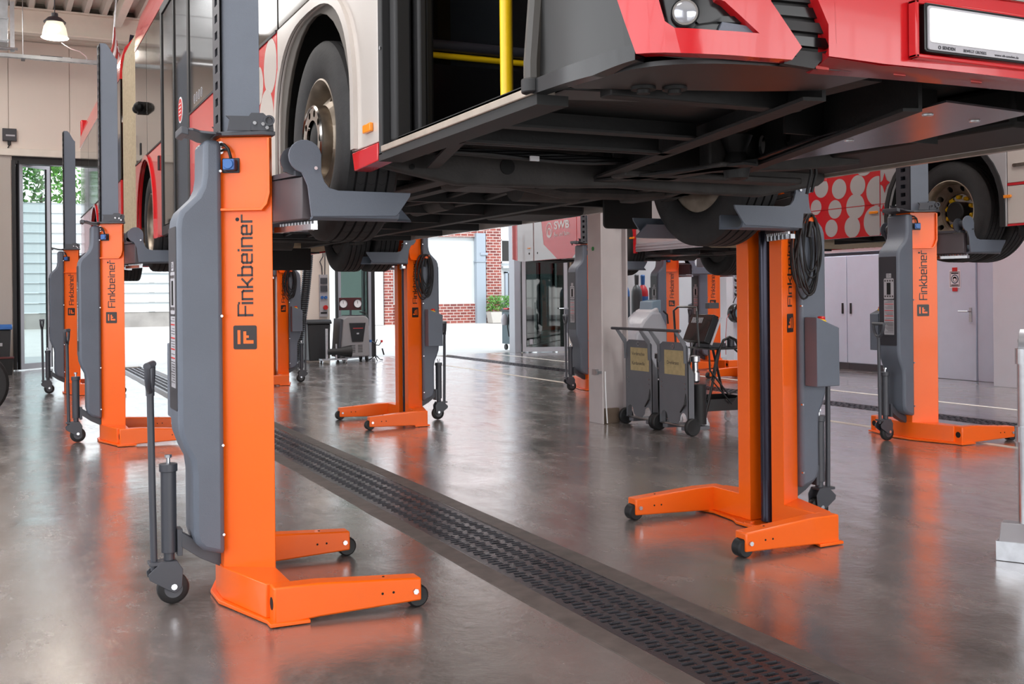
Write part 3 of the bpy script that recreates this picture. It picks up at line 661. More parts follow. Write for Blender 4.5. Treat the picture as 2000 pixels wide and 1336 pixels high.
        prof_ += [(.145, 1.92), (.158, 1.88), (.18, 1.853), (.22, 1.843), (.555, 1.843), (.55, 1.825), (.50, 1.755), (.485, 1.738), (.10, 1.728), (.092, 1.80), (.085, 1.86), (.06, 1.915)]
        yk = s_*.50
        fk = MB().prism(prof_, yk, yk-s_*.012, 'xz').build('wheel_fork', 'grey', t, bevel=.002)
        sec = [(.50, 1.75), (.488, 1.727), (.46, 1.718), (.41, 1.718), (.352, 1.795), (.360, 1.80), (.415, 1.729), (.455, 1.729), (.478, 1.738), (.488, 1.755)]
        tr = MB(); n = len(sec)
        tr.add([(.11, s_*y, z) for y, z in sec]+[(.50 if y > .45 else .59-(z-1.718)*.6, s_*y, z) for y, z in sec], [tuple(range(n))[::-1], tuple(range(n, 2*n))]+[(i, (i+1) % n, n+(i+1) % n, n+i) for i in range(n)])
        tr.build('fork_shelf', 'grey', fk)
        h2 = MB().prism([(.05+.062*cos(R(a)), 1.975+.062*sin(R(a))) for a in range(0, 360, 20)], s_*.40, s_*.412, 'xz')
        h2.prism([(.0, 1.925), (.10, 1.925), (.10, 1.96), (.0, 1.96)], s_*.40, s_*.412, 'xz').cyl((.075, s_*.40, 1.985), (.075, s_*.49, 1.985), .03).build('hook_cheek', 'dgrey', fk)
        MB().cyl((.118, s_*.38, 1.935), (.118, s_*.512, 1.935), .008, 8).build('lock_pin', 'zinc', fk)
    # control box on local +y
    cb_ = MB().prism([(-.23, .83), (-.40, .83), (-.40, 1.17), (-.23, 1.235)], .13, .235, 'xz').build('control_box', 'grey', t, bevel=.004)
    MB().cyl((-.30, .19, 1.205), (-.304, .19, 1.218), .03).build('stop_collar', 'yellow', cb_)
    MB().lathe([(.001, .0), (.022, .0), (.024, .012), (.018, .02), (.001, .022)], (-.304, .19, 1.218), 'z', 18).build('emergency_stop', 'red', cb_)
    # cable hook and coil
    e2 = Vector((sd.x, -sd.y, 0))
    MB().prism([(-.26, 1.795), (-.22, 1.785), (-.22, 1.81), (-.255, 1.825), (-.27, 1.822)], .125, .19, 'xz').build('cable_hook', 'orange', t)
    cb = MB(); rr = random.Random(11)
    for k in range(8):
        yy_ = .145+.008*k; w_ = .075+rr.uniform(-.02, .028); hgt = .205+rr.uniform(-.04, .045); cx_ = -.215+rr.uniform(-.025, .02); tilt = rr.uniform(-.18, .22); top = 1.835
        pts = []
        for i in range(28):
            a = 2*pi*i/28; x = w_*sin(a)*(1.0+.15*cos(a)); z = hgt*cos(a)
            pts.append((cx_+x+tilt*(hgt-z)*.5, yy_+.012*sin(2*a+k), top-hgt+z))
        cb.tube(pts, .0065, 6, True)
    cb.tube([(-.21, .135, 2.09), (-.20, .15, 2.0), (-.185, .16, 1.9), (-.2, .16, 1.84), (-.17, .16, 1.7), (-.13, .165, 1.55)], .0055, 6)
    cb.tube([(-.225, .2, 1.79), (-.205, .2, 1.70)], .014, 8)
    cb.build('power_cable', 'black', t)
    # jack with caster
    jk = MB().cyl((-.46, .02, .235), (-.46, .02, .60), .034, 20).cyl((-.46, .02, .60), (-.46, .02, .635), .040, 20).box(-.428, -.405, -.018, .058, .22, .34)
    jk.prism([(-.41, .26), (-.41, .325), (-.33, .27), (-.215, .205), (-.215, .14), (-.33, .20)], -.02, .05, 'xz').cyl((-.46, .02, .20), (-.46, .02, .235), .024)
    jk = jk.build('jack', 'dgrey', t, bevel=.002)
    MB().cyl((-.46, .02, .635), (-.46, .02, .662), .009).cyl((-.46, .02, .662), (-.46, .02, .675), .016, 6).build('jack_bolt', 'zinc', jk)
    fk = MB()
    jx = .03
    for s_ in (-1, 1): fk.prism([(-.50, .20), (-.43, .20), (-.405, .16), (-.41, .08), (-.44, .055), (-.475, .075), (-.55, .125), (-.555, .15)], .02+s_*.034, .02+s_*.04, 'xz')
    fk.box(-.55, -.43, -.018, .058, .185, .20).build('caster_fork', 'dgrey', t, bevel=.002).location.x = jx
    cw_ = MB().lathe([(.02, -.022), (.055, -.024), (.068, -.018), (.071, -.008), (.071, .008), (.068, .018), (.055, .024), (.02, .022)], (-.445, .02, .072), 'y', 28).build('caster_wheel', 'black', t)
    MB().cyl((-.445, -.026, .085), (-.445, .066, .085), .014, 8).build('axle_bolt', 'zinc', cw_)
    MB().lathe([(.024, -.0245), (.04, -.026), (.04, .026), (.024, .0245)], (-.445, .02, .072), 'y', 24).build('wheel_hub', 'dgrey', cw_)
    th_ = MB().tube([(-.525, .02, .16), (-.53, .02, .5), (-.535, .02, .96)], .0155, 14).build('tow_handle', 'dgrey', t)
    pts = [(-.535+.022*cos(a), .02+.085*cos(a), 1.075+(.11*sin(a) if sin(a) < 0 else 0)) for a in [pi+pi*i/12 for i in range(13)]]
    cw_.location.x = jx; th_.location.x = jx; jk.location.x = jx
    g_ = MB(); g_.tube(pts, .014, 10)
    g_.cyl((-.56, -.075, 1.082), (-.51, .115, 1.082), .016, 12).cyl((-.535, .02, .945), (-.535, .02, .975), .019).build('grip', 'dgrey', th_)
    return t
mat_key = 'anth'
proto = make_lift()
LEFTX, RIGHTX = 1.131, 4.053
lifts = [
 (LEFTX, 5.0, 0, 'largest orange and grey column lift, nearest the camera, carrying the big front wheel', 'lifts under the nearest bus'),
 (LEFTX, 11.1, 0, 'orange column lift in the left row, second from the camera, beside the bus bellows', 'lifts under the nearest bus'),
 (LEFTX, 17.05, 0, 'orange column lift at the far end of the left row, just inside the glass gate', 'lifts under the nearest bus'),
 (RIGHTX, 5.02, pi, 'orange column lift right of the floor drain with coiled black cable and red stop button', 'lifts under the nearest bus'),
 (4.028, 11.1, pi, 'orange column lift in mid view with coiled cable, before the brick building', 'lifts under the nearest bus'),
 (4.05, 17.1, pi, 'small far orange column lift just right of the largest lift, by the hanging hose', 'lifts under the nearest bus'),
 (7.839, 7.354, 0, 'orange column lift at far right under the wheel with yellow nuts', 'lifts under the second bus'),
 (7.85, 13.37, 0, 'column lift half hidden behind the pale steel column, showing its dark rear cover', 'lifts under the second bus'),
 (10.93, 13.6, pi, 'column lift mostly hidden behind the near right lift, one orange leg pointing left', 'lifts under the second bus'),
 (11.15, 16.25, 0.0, 'parked far orange column lift standing left behind the black diagnostic cart', 'parked lifts'),
 (11.95, 16.1, 0.0, 'parked far orange column lift, right of its twin and left of the cable reel', 'parked lifts'),
]
for i, (x, y, rz, lab, g) in enumerate(lifts):
    o = proto if i == 0 else dup(proto)
    o.location = (x, y, 0); o.rotation_euler = (0, 0, rz); o['label'] = lab; o['group'] = g
# ================================================================ BUSES
def arch_poly(y0, y1, z0, z1, yc, zc, shape):
    """panel outline with a wheel cut-out open at the bottom; shape = list of (dy, dz) from rear (+) to front (-)"""
    return [(y0, z0), (y0, z1), (y1, z1), (y1, z0)]+[(yc+a, max(z0, zc+b)) for a, b in shape]
SQ = [(.66, -.5)]+[(.66*(1 if cos(a) >= 0 else -1)*abs(cos(a))**(2/2.7), .60*abs(sin(a))**(2/2.7)) for a in [pi*i/28 for i in range(29)]]+[(-.66, -.5)]
def rnd_arch(r): return [(r, -.5)]+[(r*cos(a), r*sin(a)) for a in [pi*i/16 for i in range(17)]]+[(-r, -.5)]
def holes_ring(mb, r0, r1, rc, n, rh, x0, x1, cone=0.0):
    """disc ring around X with n round holes (polar cells)"""
    for k in range(n):
        a0 = 2*pi*k/n; da = pi/n; bp = []; hp = []
        m = 5
        sq = [(-1+2*i/m, -1) for i in range(m)]+[(1, -1+2*i/m) for i in range(m)]+[(1-2*i/m, 1) for i in range(m)]+[(-1, 1-2*i/m) for i in range(m)]
        for u, v in sq:
            r = (r0+r1)/2+v*(r1-r0)/2; a = a0+u*da; bp.append((r*cos(a), r*sin(a)))
            ang = math.atan2(v, u); hx = rc+rh*sin(ang); ht = rh*cos(ang)
            hp.append((hx*cos(a0)-ht*sin(a0), hx*sin(a0)+ht*cos(a0)))
        def f(p, q, w_):
            r = math.hypot(p, q); return (w_+cone*(r-rc), p, q)
        holed_cell(mb, bp, hp, x0, x1, f)
def tyre_mb(w_=.28, ro=.48, ri=.285):
    h = w_/2; prof = [(ri, -h+.03), (ri+.02, -h+.012), (.36, -h), (.42, -h+.002), (ro-.02, -h+.012), (ro-.004, -h+.03)]
    for gx in (-.075, -.025, .025, .075):
        prof += [(ro-.001, gx-.006), (ro-.014, gx-.004), (ro-.014, gx+.004), (ro-.001, gx+.006)]
    prof += [(ro-.004, h-.03), (ro-.02, h-.012), (.42, h-.002), (.36, h), (ri+.02, h-.012), (ri, h-.03)]
    return MB().lathe(prof, (0, 0, 0), 'x', 72, close=True)
def make_wheel(kind, parent, x, y, z, side):
    """side -1: outer face towards -X"""
    t = tyre_mb().build('wheel', 'tyre', parent); t.location = Vector((x, y, z))-parent.location
    # lateral tread sipes: short zigzag cuts as dark thin blocks
    sp_ = MB()
    for k in range(48):
        a = 2*pi*k/48
        for gx in (-.05, 0, .05):
            pts = [(gx-.017, -.006), (gx, .004), (gx+.017, -.006)]
            for (u0, v0), (u1, v1) in zip(pts[:-1], pts[1:]):
                vs = []
                for (u, v) in ((u0, v0), (u1, v1)):
                    for dv in (0, .0022):
                        for r in (.47, .4795):
                            b = a+(v+dv)/.48; vs.append((u, r*cos(b), r*sin(b)))
                sp_.add(vs, [(0, 1, 3, 2), (4, 6, 7, 5), (0, 4, 5, 1), (2, 3, 7, 6), (1, 5, 7, 3)])
    sp_.build('tread_pattern', 'hole', t, smooth=False, kind='stuff')
    s = side; X = lambda v: s*v  # positive v = outward
    if kind == 'front':
        m = MB().lathe([(.30, X(.118)), (.292, X(.125)), (.284, X(.118)), (.268, X(.09)), (.262, X(.02)), (.262, X(-.10)), (.29, X(-.118))], (0, 0, 0), 'x', 48, close=False)
        m = MB().lathe([(.30, X(.11)), (.300, X(.124)), (.292, X(.127)), (.284, X(.118)), (.266, X(.08)), (.262, X(.02)), (.262, X(-.11)), (.298, X(-.118))], (0, 0, 0), 'x', 56, close=True).build('rim', 'rim', t)
        d = MB(); holes_ring(d, .168, .262, .222, 10, .027, X(.045), X(.058), cone=-s*.95); d.build('rim_disc', 'rim', t)
        r_ = MB().lathe([(.175, X(.10)), (.172, X(.155)), (.163, X(.163)), (.158, X(.158)), (.158, X(.10))], (0, 0, 0), 'x', 48, close=True)
        holes_ring(r_, .10, .160, .133, 10, .017, X(.146), X(.156)); r_.build('nut_ring', 'chrome', t)
        MB().lathe([(.10, X(.12)), (.10, X(.05)), (.095, X(.14)), (.06, X(.15)), (.01, X(.152))], (0, 0, 0), 'x', 28).build('hub', 'blackmat', t)
        MB().cyl((X(-.1), 0, 0), (X(.03), 0, 0), .20, 32).build('brake_drum', 'hole', t)
    else:
        MB().lathe([(.30, X(.11)), (.300, X(.124)), (.292, X(.127)), (.284, X(.118)), (.268, X(.08)), (.265, X(-.02)), (.262, X(-.11)), (.298, X(-.118))], (0, 0, 0), 'x', 56, close=True).build('rim', 'rim', t)
        d = MB(); holes_ring(d, .175, .266, .232, 10, .027, X(.0), X(.014), cone=s*.6); d.build('rim_disc', 'rim', t)
        d = MB().lathe([(.205, X(-.03)), (.202, X(-.012)), (.192, X(-.008)), (.188, X(-.02)), (.188, X(-.04)), (.10, X(-.04)), (.10, X(-.055)), (.205, X(-.055))], (0, 0, 0), 'x', 48, close=True).build('hub_flange', 'chrome', t)
        MB().lathe([(.10, X(-.06)), (.10, X(.03)), (.09, X(.04)), (.01, X(.04))], (0, 0, 0), 'x', 32).build('hub', 'blackmat', t)
        for k in range(10):
            a = 2*pi*(k+.35)/10; n_ = MB()
            n_.lathe([(.021, X(-.045)), (.021, X(-.03)), (.017, X(-.012)), (.006, X(-.004))], (0, .145*cos(a), .145*sin(a)), 'x', 10)
            n_.prism([(.036, 0), (.010, -.018), (.010, .018)], X(-.03), X(-.024), lambda u, v, w_, a=a: (w_, .145*cos(a)+u*cos(a+1.2)-v*sin(a+1.2), .145*sin(a)+u*sin(a+1.2)+v*cos(a+1.2)))
            n_.build('wheel_nut', 'yellow', t)
        MB().cyl((X(-.12), 0, 0), (X(-.05), 0, 0), .25, 32).build('brake_drum', 'hole', t)
    return t
WZ = 2.128
def plain_wheel(parent, x, y, z, side=0):
    t = tyre_mb().build('wheel', 'tyre', parent); t.location = Vector((x, y, z))-parent.location
    MB().lathe([(.29, -.10), (.27, -.08), (.26, 0), (.27, .08), (.29, .10)], (0, 0, 0), 'x', 40).build('rim', 'rim' if side else 'underdust', t); return t
def W(mb, name, m, parent, **k): return mb.build(name, m, parent, world=True, **k)
def arch_liner(t, xa, xb, yc, r=.64):
    m = MB(); n = 16
    for i in range(n):
        a0, a1 = pi*i/n, pi*(i+1)/n
        vs = [(x, yc+q*cos(a), WZ+q*sin(a)) for x in (xa, xb) for a in (a0, a1) for q in (r, r+.02)]
        m.add(vs, [(0, 1, 3, 2), (4, 6, 7, 5), (0, 4, 5, 1), (2, 3, 7, 6), (0, 2, 6, 4), (1, 5, 7, 3)])
    xi = xb if abs(xb-2.64) < abs(xa-2.64) else xa
    W(m, 'wheelhouse', 'blackmat', t)
def underbody(t, XL, y0, y1, joints, axles, zb=1.93):
    """generic floor pan, rails, cross members, tanks and pipes between y0 and y1"""
    xl, xr = XL+.05, XL+2.5
    segs = []; ys = y0
    for a, b in joints: segs.append((ys, a)); ys = b
    segs.append((ys, y1))
    m = MB()
    for a, b in segs:
        y = a
        for q in sorted(axles):
            if a < q-.7 and q+.7 < b or (a < q < b):
                if q-.7 > y: m.box(xl, xr, y, q-.7, 2.16, 2.19)
                m.box(XL+.66, XL+1.89, max(y, q-.7), min(b, q+.7), 2.16, 2.19); y = min(b, q+.7)
        if b > y: m.box(xl, xr, y, b, 2.16, 2.19)
    W(m, 'floor_pan', 'underside', t, smooth=False)
    r = random.Random(int(y1*10)+int(XL*10))
    for a, b in segs:
        for x in (XL+.72, XL+1.75):
            m = MB().box(x, x+.012, a+.1, b-.1, zb+.03, 2.158).box(x, x+.07, a+.1, b-.1, zb+.02, zb+.032); W(m, 'frame_rail', 'underside', t, smooth=False)
    y = y0+.75
    while y < y1-.3:
        if all(abs(y-q) > .62 for q in axles) and all(not (p-.1 < y < q+.1) for p, q in joints):
            m = MB().box(xl+.03, xr-.03, y, y+.012, zb+.05, 2.158).box(xl+.03, xr-.03, y, y+.06, zb+.04, zb+.052); W(m, 'cross_member', 'underside', t, smooth=False)
        y += .85
    for yc in axles:
        m = MB().cyl((XL+.35, yc, 2.03), (XL+2.2, yc, 2.03), .07, 14).cyl((XL+1.1, yc, 2.02), (XL+1.45, yc, 2.02), .15, 18)
        W(m, 'axle_beam', 'underdust', t)
        for x in (XL+.55, XL+2.0):
            W(MB().lathe([(.08, 1.93), (.13, 1.95), (.14, 2.0), (.12, 2.03), (.14, 2.06), (.12, 2.1), (.1, 2.16)], (x, yc+.28, 0), 'z', 18), 'air_spring', 'blackmat', t)
            W(MB().box(x-.05, x+.05, yc-.62, yc+.35, 1.915, 1.945), 'radius_arm', 'underdust', t, bevel=.008)
        W(MB().tube([(XL+.5, yc-.35, 1.96), (XL+1.3, yc-.45, 1.95), (XL+2.1, yc-.35, 1.96)], .022), 'tie_rod', 'underdust', t)
    for a, b in segs:
        for k in range(3):
            x = XL+.9+.25*k; pts = [(x+.03*sin(q*1.7+k), a+.3+(b-a-.6)*q/10, 2.0+.02*sin(q*2.1)) for q in range(11)]
            W(MB().tube(pts, .012+.006*k, 6), 'pipe', 'blackmat', t)
        L = b-a
        if L > 3:
            for k in range(int(L/1.3)):
                yy = a+.9+k*1.25
                if all(abs(yy+.3-q) > .9 for q in axles) and yy+.75 < b:
                    x = XL+.15+r.choice((0, 1.75)); W(MB().box(x, x+.5, yy, yy+.65, zb+r.uniform(-.01, .05), 2.158), 'tank', 'underside' if k % 2 else 'undersmooth', t, bevel=.03)
                    W(MB().cyl((XL+1.35, yy, 2.02), (XL+1.35, yy+.6, 2.02), r.uniform(.07, .11), 14), 'air_tank', 'underdust', t)
def side(t, X, s, parts_):
    """s=+1 panel thickness towards +X"""
    for nm, poly, m, off, th in parts_: W(MB().prism(poly, X+off*s, X+(off+th)*s, 'yz'), nm, m, t, bevel=.004)
def rect(a, b, c, d): return [(a, c), (b, c), (b, d), (a, d)]
def cove(t, X, a, b, m='busred'):
    """roof and curved shoulders between y=a and b (bus 2.55 wide from X)"""
    prof = [(X, 4.0), (X+.01, 4.2), (X+.06, 4.38), (X+.16, 4.5), (X+.34, 4.57), (X+1.275, 4.6), (X+2.21, 4.57), (X+2.39, 4.5), (X+2.49, 4.38), (X+2.54, 4.2), (X+2.55, 4.0)]
    inn = [(x+(.03 if x < X+1.2 else -.03 if x > X+1.3 else 0), z-(.03 if z > 4.3 else 0)) for x, z in prof]
    W(MB().prism(prof+inn[::-1], a, b, 'xz'), 'roof', m, t)
ZB, ZW, ZG = 1.945, 2.80, 4.0
# ---------------------------------------------------------------- nearest bus
bus = thing('articulated_bus', 'nearest raised articulated bus with red bumper and white number plate, overhead', 'bus', (2.64, 11.0, 1.65))
X = 1.365
A1, A2, A3 = 5.02, 11.1, 17.05
side(bus, X, 1, [
 ('side_panel', arch_poly(4.0, 5.64, ZB+.045, ZW, A1-.05, WZ, SQ), 'buswhite', 0, .03),
 ('side_panel', rect(5.65, 8.46, ZB, ZW), 'busred', 0, .03),
 ('side_panel', arch_poly(10.0, 11.93, ZB, ZW, A2, WZ, rnd_arch(.63)), 'busred', 0, .03),
 ('side_panel', rect(13.45, 16.2, ZB, ZW), 'busred', 0, .03),
 ('side_panel', arch_poly(16.21, 19.9, ZB, ZW, A3, WZ, rnd_arch(.63)), 'busred', 0, .03),
 ('arch_trim', arch_poly(A1-.74, A1+.64, ZB+.05, 2.75, A1-.05, WZ, rnd_arch(.585)), mat('arch_grey', (84, 78, 72), .5), .012, .02),
])
# flared edge of the front wheel opening
def flare(t, X, s, yc, shape, w_, z0, m):
    p = [(yc+a, max(z0, WZ+b)) for a, b in shape]; k = MB(); 
    for (y0, z0_), (y1, z1_) in zip(p[:-1], p[1:]):
        def o_(y, z, f): return (yc+(y-yc)*f, WZ+(z-WZ)*f if z > WZ else z)
        vs = []
        for (y, z) in ((y0, z0_), (y1, z1_)):
            a = o_(y, z, 1.0); b = o_(y, z, 1.07); vs += [(X-.004*s, *a), (X-.018*s, *a), (X-.018*s, *b), (X+.0*s, b[0], b[1])]
        k.add(vs, [(0, 1, 5, 4), (1, 2, 6, 5), (2, 3, 7, 6), (0, 4, 7, 3), (0, 3, 2, 1), (4, 5, 6, 7)])
    W(k, 'arch_flare', m, t, ang=50)
flare(bus, X, 1, A1-.05, SQ, .05, ZB+.05, 'buswhite'); flare(bus, X, 1, A2, rnd_arch(.63), .05, ZB, 'busred'); flare(bus, X, 1, A3, rnd_arch(.63), .05, ZB, 'busred')
W(MB().prism([(4.0, 1.915), (4.30, 1.905), (4.33, 1.985), (4.0, 1.985)], X-.005, X+.07, 'yz'), 'skirt_corner', 'busred', bus, bevel=.004)
W(MB().box(X-.016, X, 4.06, 4.155, 2.04, 2.075), 'side_marker', 'amber', bus, bevel=.004)
W(MB().box(X-.014, X, 10.1, 10.16, 2.55, 2.68), 'side_vent', 'black', bus)
# white bubbles of the livery pattern on the red panel behind the front wheel
for (y, z, r) in ((5.80, 2.64, .15), (5.90, 2.36, .17), (5.76, 2.13, .12), (6.08, 2.58, .11), (6.2, 2.25, .12), (6.1, 2.02, .06), (6.45, 2.45, .1), (6.5, 2.12, .09), (6.75, 2.3, .08), (6.7, 2.62, .08)):
    W(MB().prism([(min(max(y+r*cos(a), 5.655), 8.4), min(max(z+r*sin(a), ZB+.01), ZW-.01)) for a in [2*pi*i/28 for i in range(28)]], X-.0008-.0004*(int(r*100) % 5)-.0002*int(y*7 % 5), X-.0002, 'yz'), 'livery_bubble', 'buswhite', bus, smooth=False)
# glazing of the left side, each pane its own
for a, b in ((4.02, 5.62), (5.65, 7.03), (7.06, 8.46), (10.0, 11.0), (11.02, 11.93), (13.45, 15.0), (15.03, 16.6), (16.63, 18.2), (18.23, 19.9)):
    W(MB().prism(rect(a, b, ZW+.006, ZG+.02), X+.004, X+.02, 'yz'), 'window_pane', 'busglass', bus, bevel=.003)
for a, b in ((5.65, 8.46), (10.0, 11.93), (13.45, 19.9)): W(MB().box(X-.006, X+.0, a, b, ZW-.012, ZW+.004), 'window_seal', 'blackgasket', bus)
# second door
dm = W(MB().box(X-.004, X+.03, 8.47, 8.55, ZB, ZG).box(X-.004, X+.03, 9.92, 10.0, ZB, ZG).box(X-.004, X+.03, 8.55, 9.92, ZB, ZB+.08).box(X-.004, X+.03, 9.21, 9.27, ZB, ZG).box(X-.004, X+.03, 8.55, 9.92, ZG-.08, ZG), 'door_frame', 'black', bus, bevel=.004)
for a, b in ((8.56, 9.20), (9.28, 9.91)): W(MB().prism(rect(a, b, ZB+.09, ZG-.09), X+.006, X+.014, 'yz'), 'door_pane', 'busglass', bus, bevel=.002)
st = W(MB().cyl((X+.006, 8.93, 2.905), (X+.003, 8.93, 2.905), .105, 32), 'door_sticker', 'white', bus, label='round red and white sticker')
b_ = MB().cyl((X+.003, 8.93, 2.905), (X+.001, 8.93, 2.905), .092, 32); q = b_.build('sticker_field', 'red', st); 
b_ = MB()
for z in (2.86, 2.89, 2.92, 2.95): b_.box(X+.0, X+.001, 8.88, 8.98, z, z+.008)
b_.build('sticker_text', 'white', st, smooth=False)
for i in range(4):
    W(MB().lathe([(.030, 0), (.030, .001), (.036, .001), (.036, 0)], (X+.0025, 8.25-.10*i, 2.88), 'x', 20, close=True).box(X+.002, X+.0035, 8.245-.10*i, 8.255-.10*i, 2.862, 2.90), 'pictogram', 'label', bus)
# camera pod near the joint
W(MB().sphere((X-.05, 11.22, 3.30), .05, 10, (1, 1.3, 1)).sphere((X-.05, 11.36, 3.30), .045, 10, (1, 1.3, 1)).box(X-.05, X+.01, 11.25, 11.33, 3.24, 3.36), 'camera_pod', 'blackmat', bus)
W(MB().box(X-.004, X+.004, 11.5, 11.56, 2.86, 2.98), 'fuel_mark', 'blackgasket', bus)
# bellows
bel = MB(); n = 56
prof = [(X+.03, 1.99), (X+.03, 4.1), (X+.06, 4.3), (X+.16, 4.42), (X+.4, 4.5), (X+2.15, 4.5), (X+2.39, 4.42), (X+2.49, 4.3), (X+2.52, 4.1), (X+2.52, 1.99), (X+2.4, 1.96), (X+.15, 1.96)]
vs = []; 
for j in range(n+1):
    y = 11.95+1.48*j/n; ins = (.0, .0, .03, .09)[j % 4]
    for x, z in prof: vs.append((x+ins*(1 if x < X+1.2 else -1), y, z-ins*(1 if z > 3 else -1)))
k = len(prof); fs = [(j*k+i, j*k+(i+1) % k, (j+1)*k+(i+1) % k, (j+1)*k+i) for j in range(n) for i in range(k)]
bel.add(vs, fs+[tuple(range(k)), tuple(range(n*k, (n+1)*k))]); W(bel, 'bellows', 'bellow', bus, smooth=False)
cove(bus, X, 2.3, 11.94); cove(bus, X, 13.44, 20.0)
# right side of the nearest bus
XR_ = X+2.55
side(bus, XR_, -1, [
 ('side_panel', arch_poly(2.6, 6.2, 1.99, ZW, A1, WZ, rnd_arch(.62)), 'buswhite', 0, .03),
 ('side_panel', arch_poly(6.21, 11.93, 1.96, ZW, A2, WZ, rnd_arch(.62)), 'buswhite', 0, .03),
 ('side_panel', arch_poly(13.45, 19.9, 1.96, ZW, A3, WZ, rnd_arch(.62)), 'busred', 0, .03)])
for a, b in ((2.6, 4.5), (4.53, 6.4), (6.43, 8.3), (8.33, 10.2), (10.23, 11.93), (13.45, 15.6), (15.63, 17.8), (17.83, 19.9)):
    W(MB().prism(rect(a, b, ZW+.006, ZG+.02), XR_-.02, XR_-.004, 'yz'), 'window_pane', 'busglass', bus)
W(MB().box(XR_-.03, XR_+.006, 2.6, 4.38, 1.975, 1.99), 'skirt_edge', 'sill', bus)
W(MB().box(XR_-.5, XR_-.04, 2.75, 4.3, 1.99, 2.15), 'battery_tray', 'blackmat', bus, bevel=.02)
# ---- front end: skin follows a plan curve
FC = [(1.365, 2.64), (1.368, 2.45), (1.383, 2.32), (1.41, 2.21), (1.47, 2.125), (1.60, 2.06), (1.85, 2.02), (2.2, 1.99), (2.64, 1.975)]
def dense(pts, n=5):
    out = []; P_ = [Vector((a, b)) for a, b in pts]; P_ = [2*P_[0]-P_[1]]+P_+[Vector((3.0, 1.972))]
    for i in range(1, len(P_)-2):
        for k in range(n):
            u = k/n; a, b, c, d = P_[i-1:i+3]
            out.append(.5*((2*b)+(c-a)*u+(2*a-5*b+4*c-d)*u*u+(3*b-a-3*c+d)*u**3))
    out.append(P_[-2]); return out
FCd = dense(FC); FCd = FCd+[Vector((5.28-p.x, p.y)) for p in FCd[::-1][1:]]
TL = [0]
for a, b in zip(FCd[:-1], FCd[1:]): TL.append(TL[-1]+(b-a).length)
TT = TL[-1]
def fcurve(t):
    t = min(max(t, 0), TT-1e-6); i = max(j for j in range(len(TL)-1) if TL[j] <= t); u = (t-TL[i])/(TL[i+1]-TL[i]); a, b = FCd[i], FCd[i+1]
    p = a+(b-a)*u; d = (b-a).normalized(); i0 = max(i-1, 0); i1 = min(i+2, len(FCd)-1); d = (FCd[i1]-FCd[i0]).normalized(); return p, Vector((d.y, -d.x))
def fsurf(t, z, off):
    p, n_ = fcurve(t); q = p+n_*off; return (q.x, q.y, z)
def front_tz(px, py):
    a = px-1000; b = py-HY; a, b = a+b*ROLL, b-a*ROLL; k_ = a/FPX; dx, dy = SN+k_*CS, CS-k_*SN; best = None
    for i in range(len(FCd)-1):
        p, q = FCd[i], FCd[i+1]; e = q-p; det = dx*(-e.y)+e.x*dy
        if abs(det) < 1e-9: continue
        d = (p.x*(-e.y)+e.x*p.y)/det; u = (dx*p.y-dy*p.x)/det
        if -1e-4 <= u <= 1.0001 and d > 0 and (best is None or d < best[0]): best = (d, TL[i]+u*e.length)
    return best[1], HC-b*best[0]/FPX
def clipstrip(poly, a, b):
    def cl(P_, x, s):
        o = []
        for i in range(len(P_)):
            p, q = P_[i], P_[(i+1) % len(P_)]; ip = (p[0]-x)*s >= 0; iq = (q[0]-x)*s >= 0
            if ip: o.append(p)
            if ip != iq: u = (x-p[0])/(q[0]-p[0]); o.append((x, p[1]+(q[1]-p[1])*u))
        return o
    return cl(cl(poly, a, 1), b, -1)
def frontpanel(name, poly, m, o0, o1, mirror=True, **kw):
    """prism of polygon (t,z) wrapped on the front skin between offsets o0<o1 (outward)"""
    for mi in ((0, 1) if mirror else (0,)):
        P_ = [((TT-t) if mi else t, z) for t, z in poly]; t0 = min(p[0] for p in P_); t1 = max(p[0] for p in P_)
        bm = bmesh.new(); n_ = max(1, int((t1-t0)/.03)); cache = {}
        def V(t, z):
            k_ = (round(t, 5), round(z, 5))
            if k_ not in cache: cache[k_] = bm.verts.new(fsurf(t, z, o0))
            return cache[k_]
        for i in range(n_):
            c = clipstrip(P_, t0+(t1-t0)*i/n_, t0+(t1-t0)*(i+1)/n_)
            vs = []
            for p in c:
                v = V(*p)
                if not vs or vs[-1] is not v: vs.append(v)
            if len(vs) > 2 and vs[0] is vs[-1]: vs.pop()
            if len(set(vs)) == len(vs) and len(vs) > 2:
                try: bm.faces.new(vs)
                except ValueError: pass
        bmesh.ops.triangulate(bm, faces=bm.faces)
        bmesh.ops.recalc_face_normals(bm, faces=bm.faces)
        f0 = list(bm.faces); fs_ = bmesh.ops.extrude_face_region(bm, geom=f0)
        inv = {}
        for k_, v in cache.items(): inv[(round(v.co.x, 6), round(v.co.y, 6), round(v.co.z, 6))] = k_
        for v in [g for g in fs_['geom'] if isinstance(g, bmesh.types.BMVert)]:
            kk = inv.get((round(v.co.x, 6), round(v.co.y, 6), round(v.co.z, 6)))
            if kk: v.co = fsurf(kk[0], kk[1], o1)
        bmesh.ops.recalc_face_normals(bm, faces=bm.faces)
        mm = MB(); bm.verts.index_update(); mm.add([v.co[:] for v in bm.verts], [tuple(v.index for v in f_.verts) for f_ in bm.faces]); bm.free()
        r_ = W(mm, name, m, bus, ang=38, **kw)
    return r_
def pz(l): return [front_tz(*p) for p in l]
ZT = 2.62
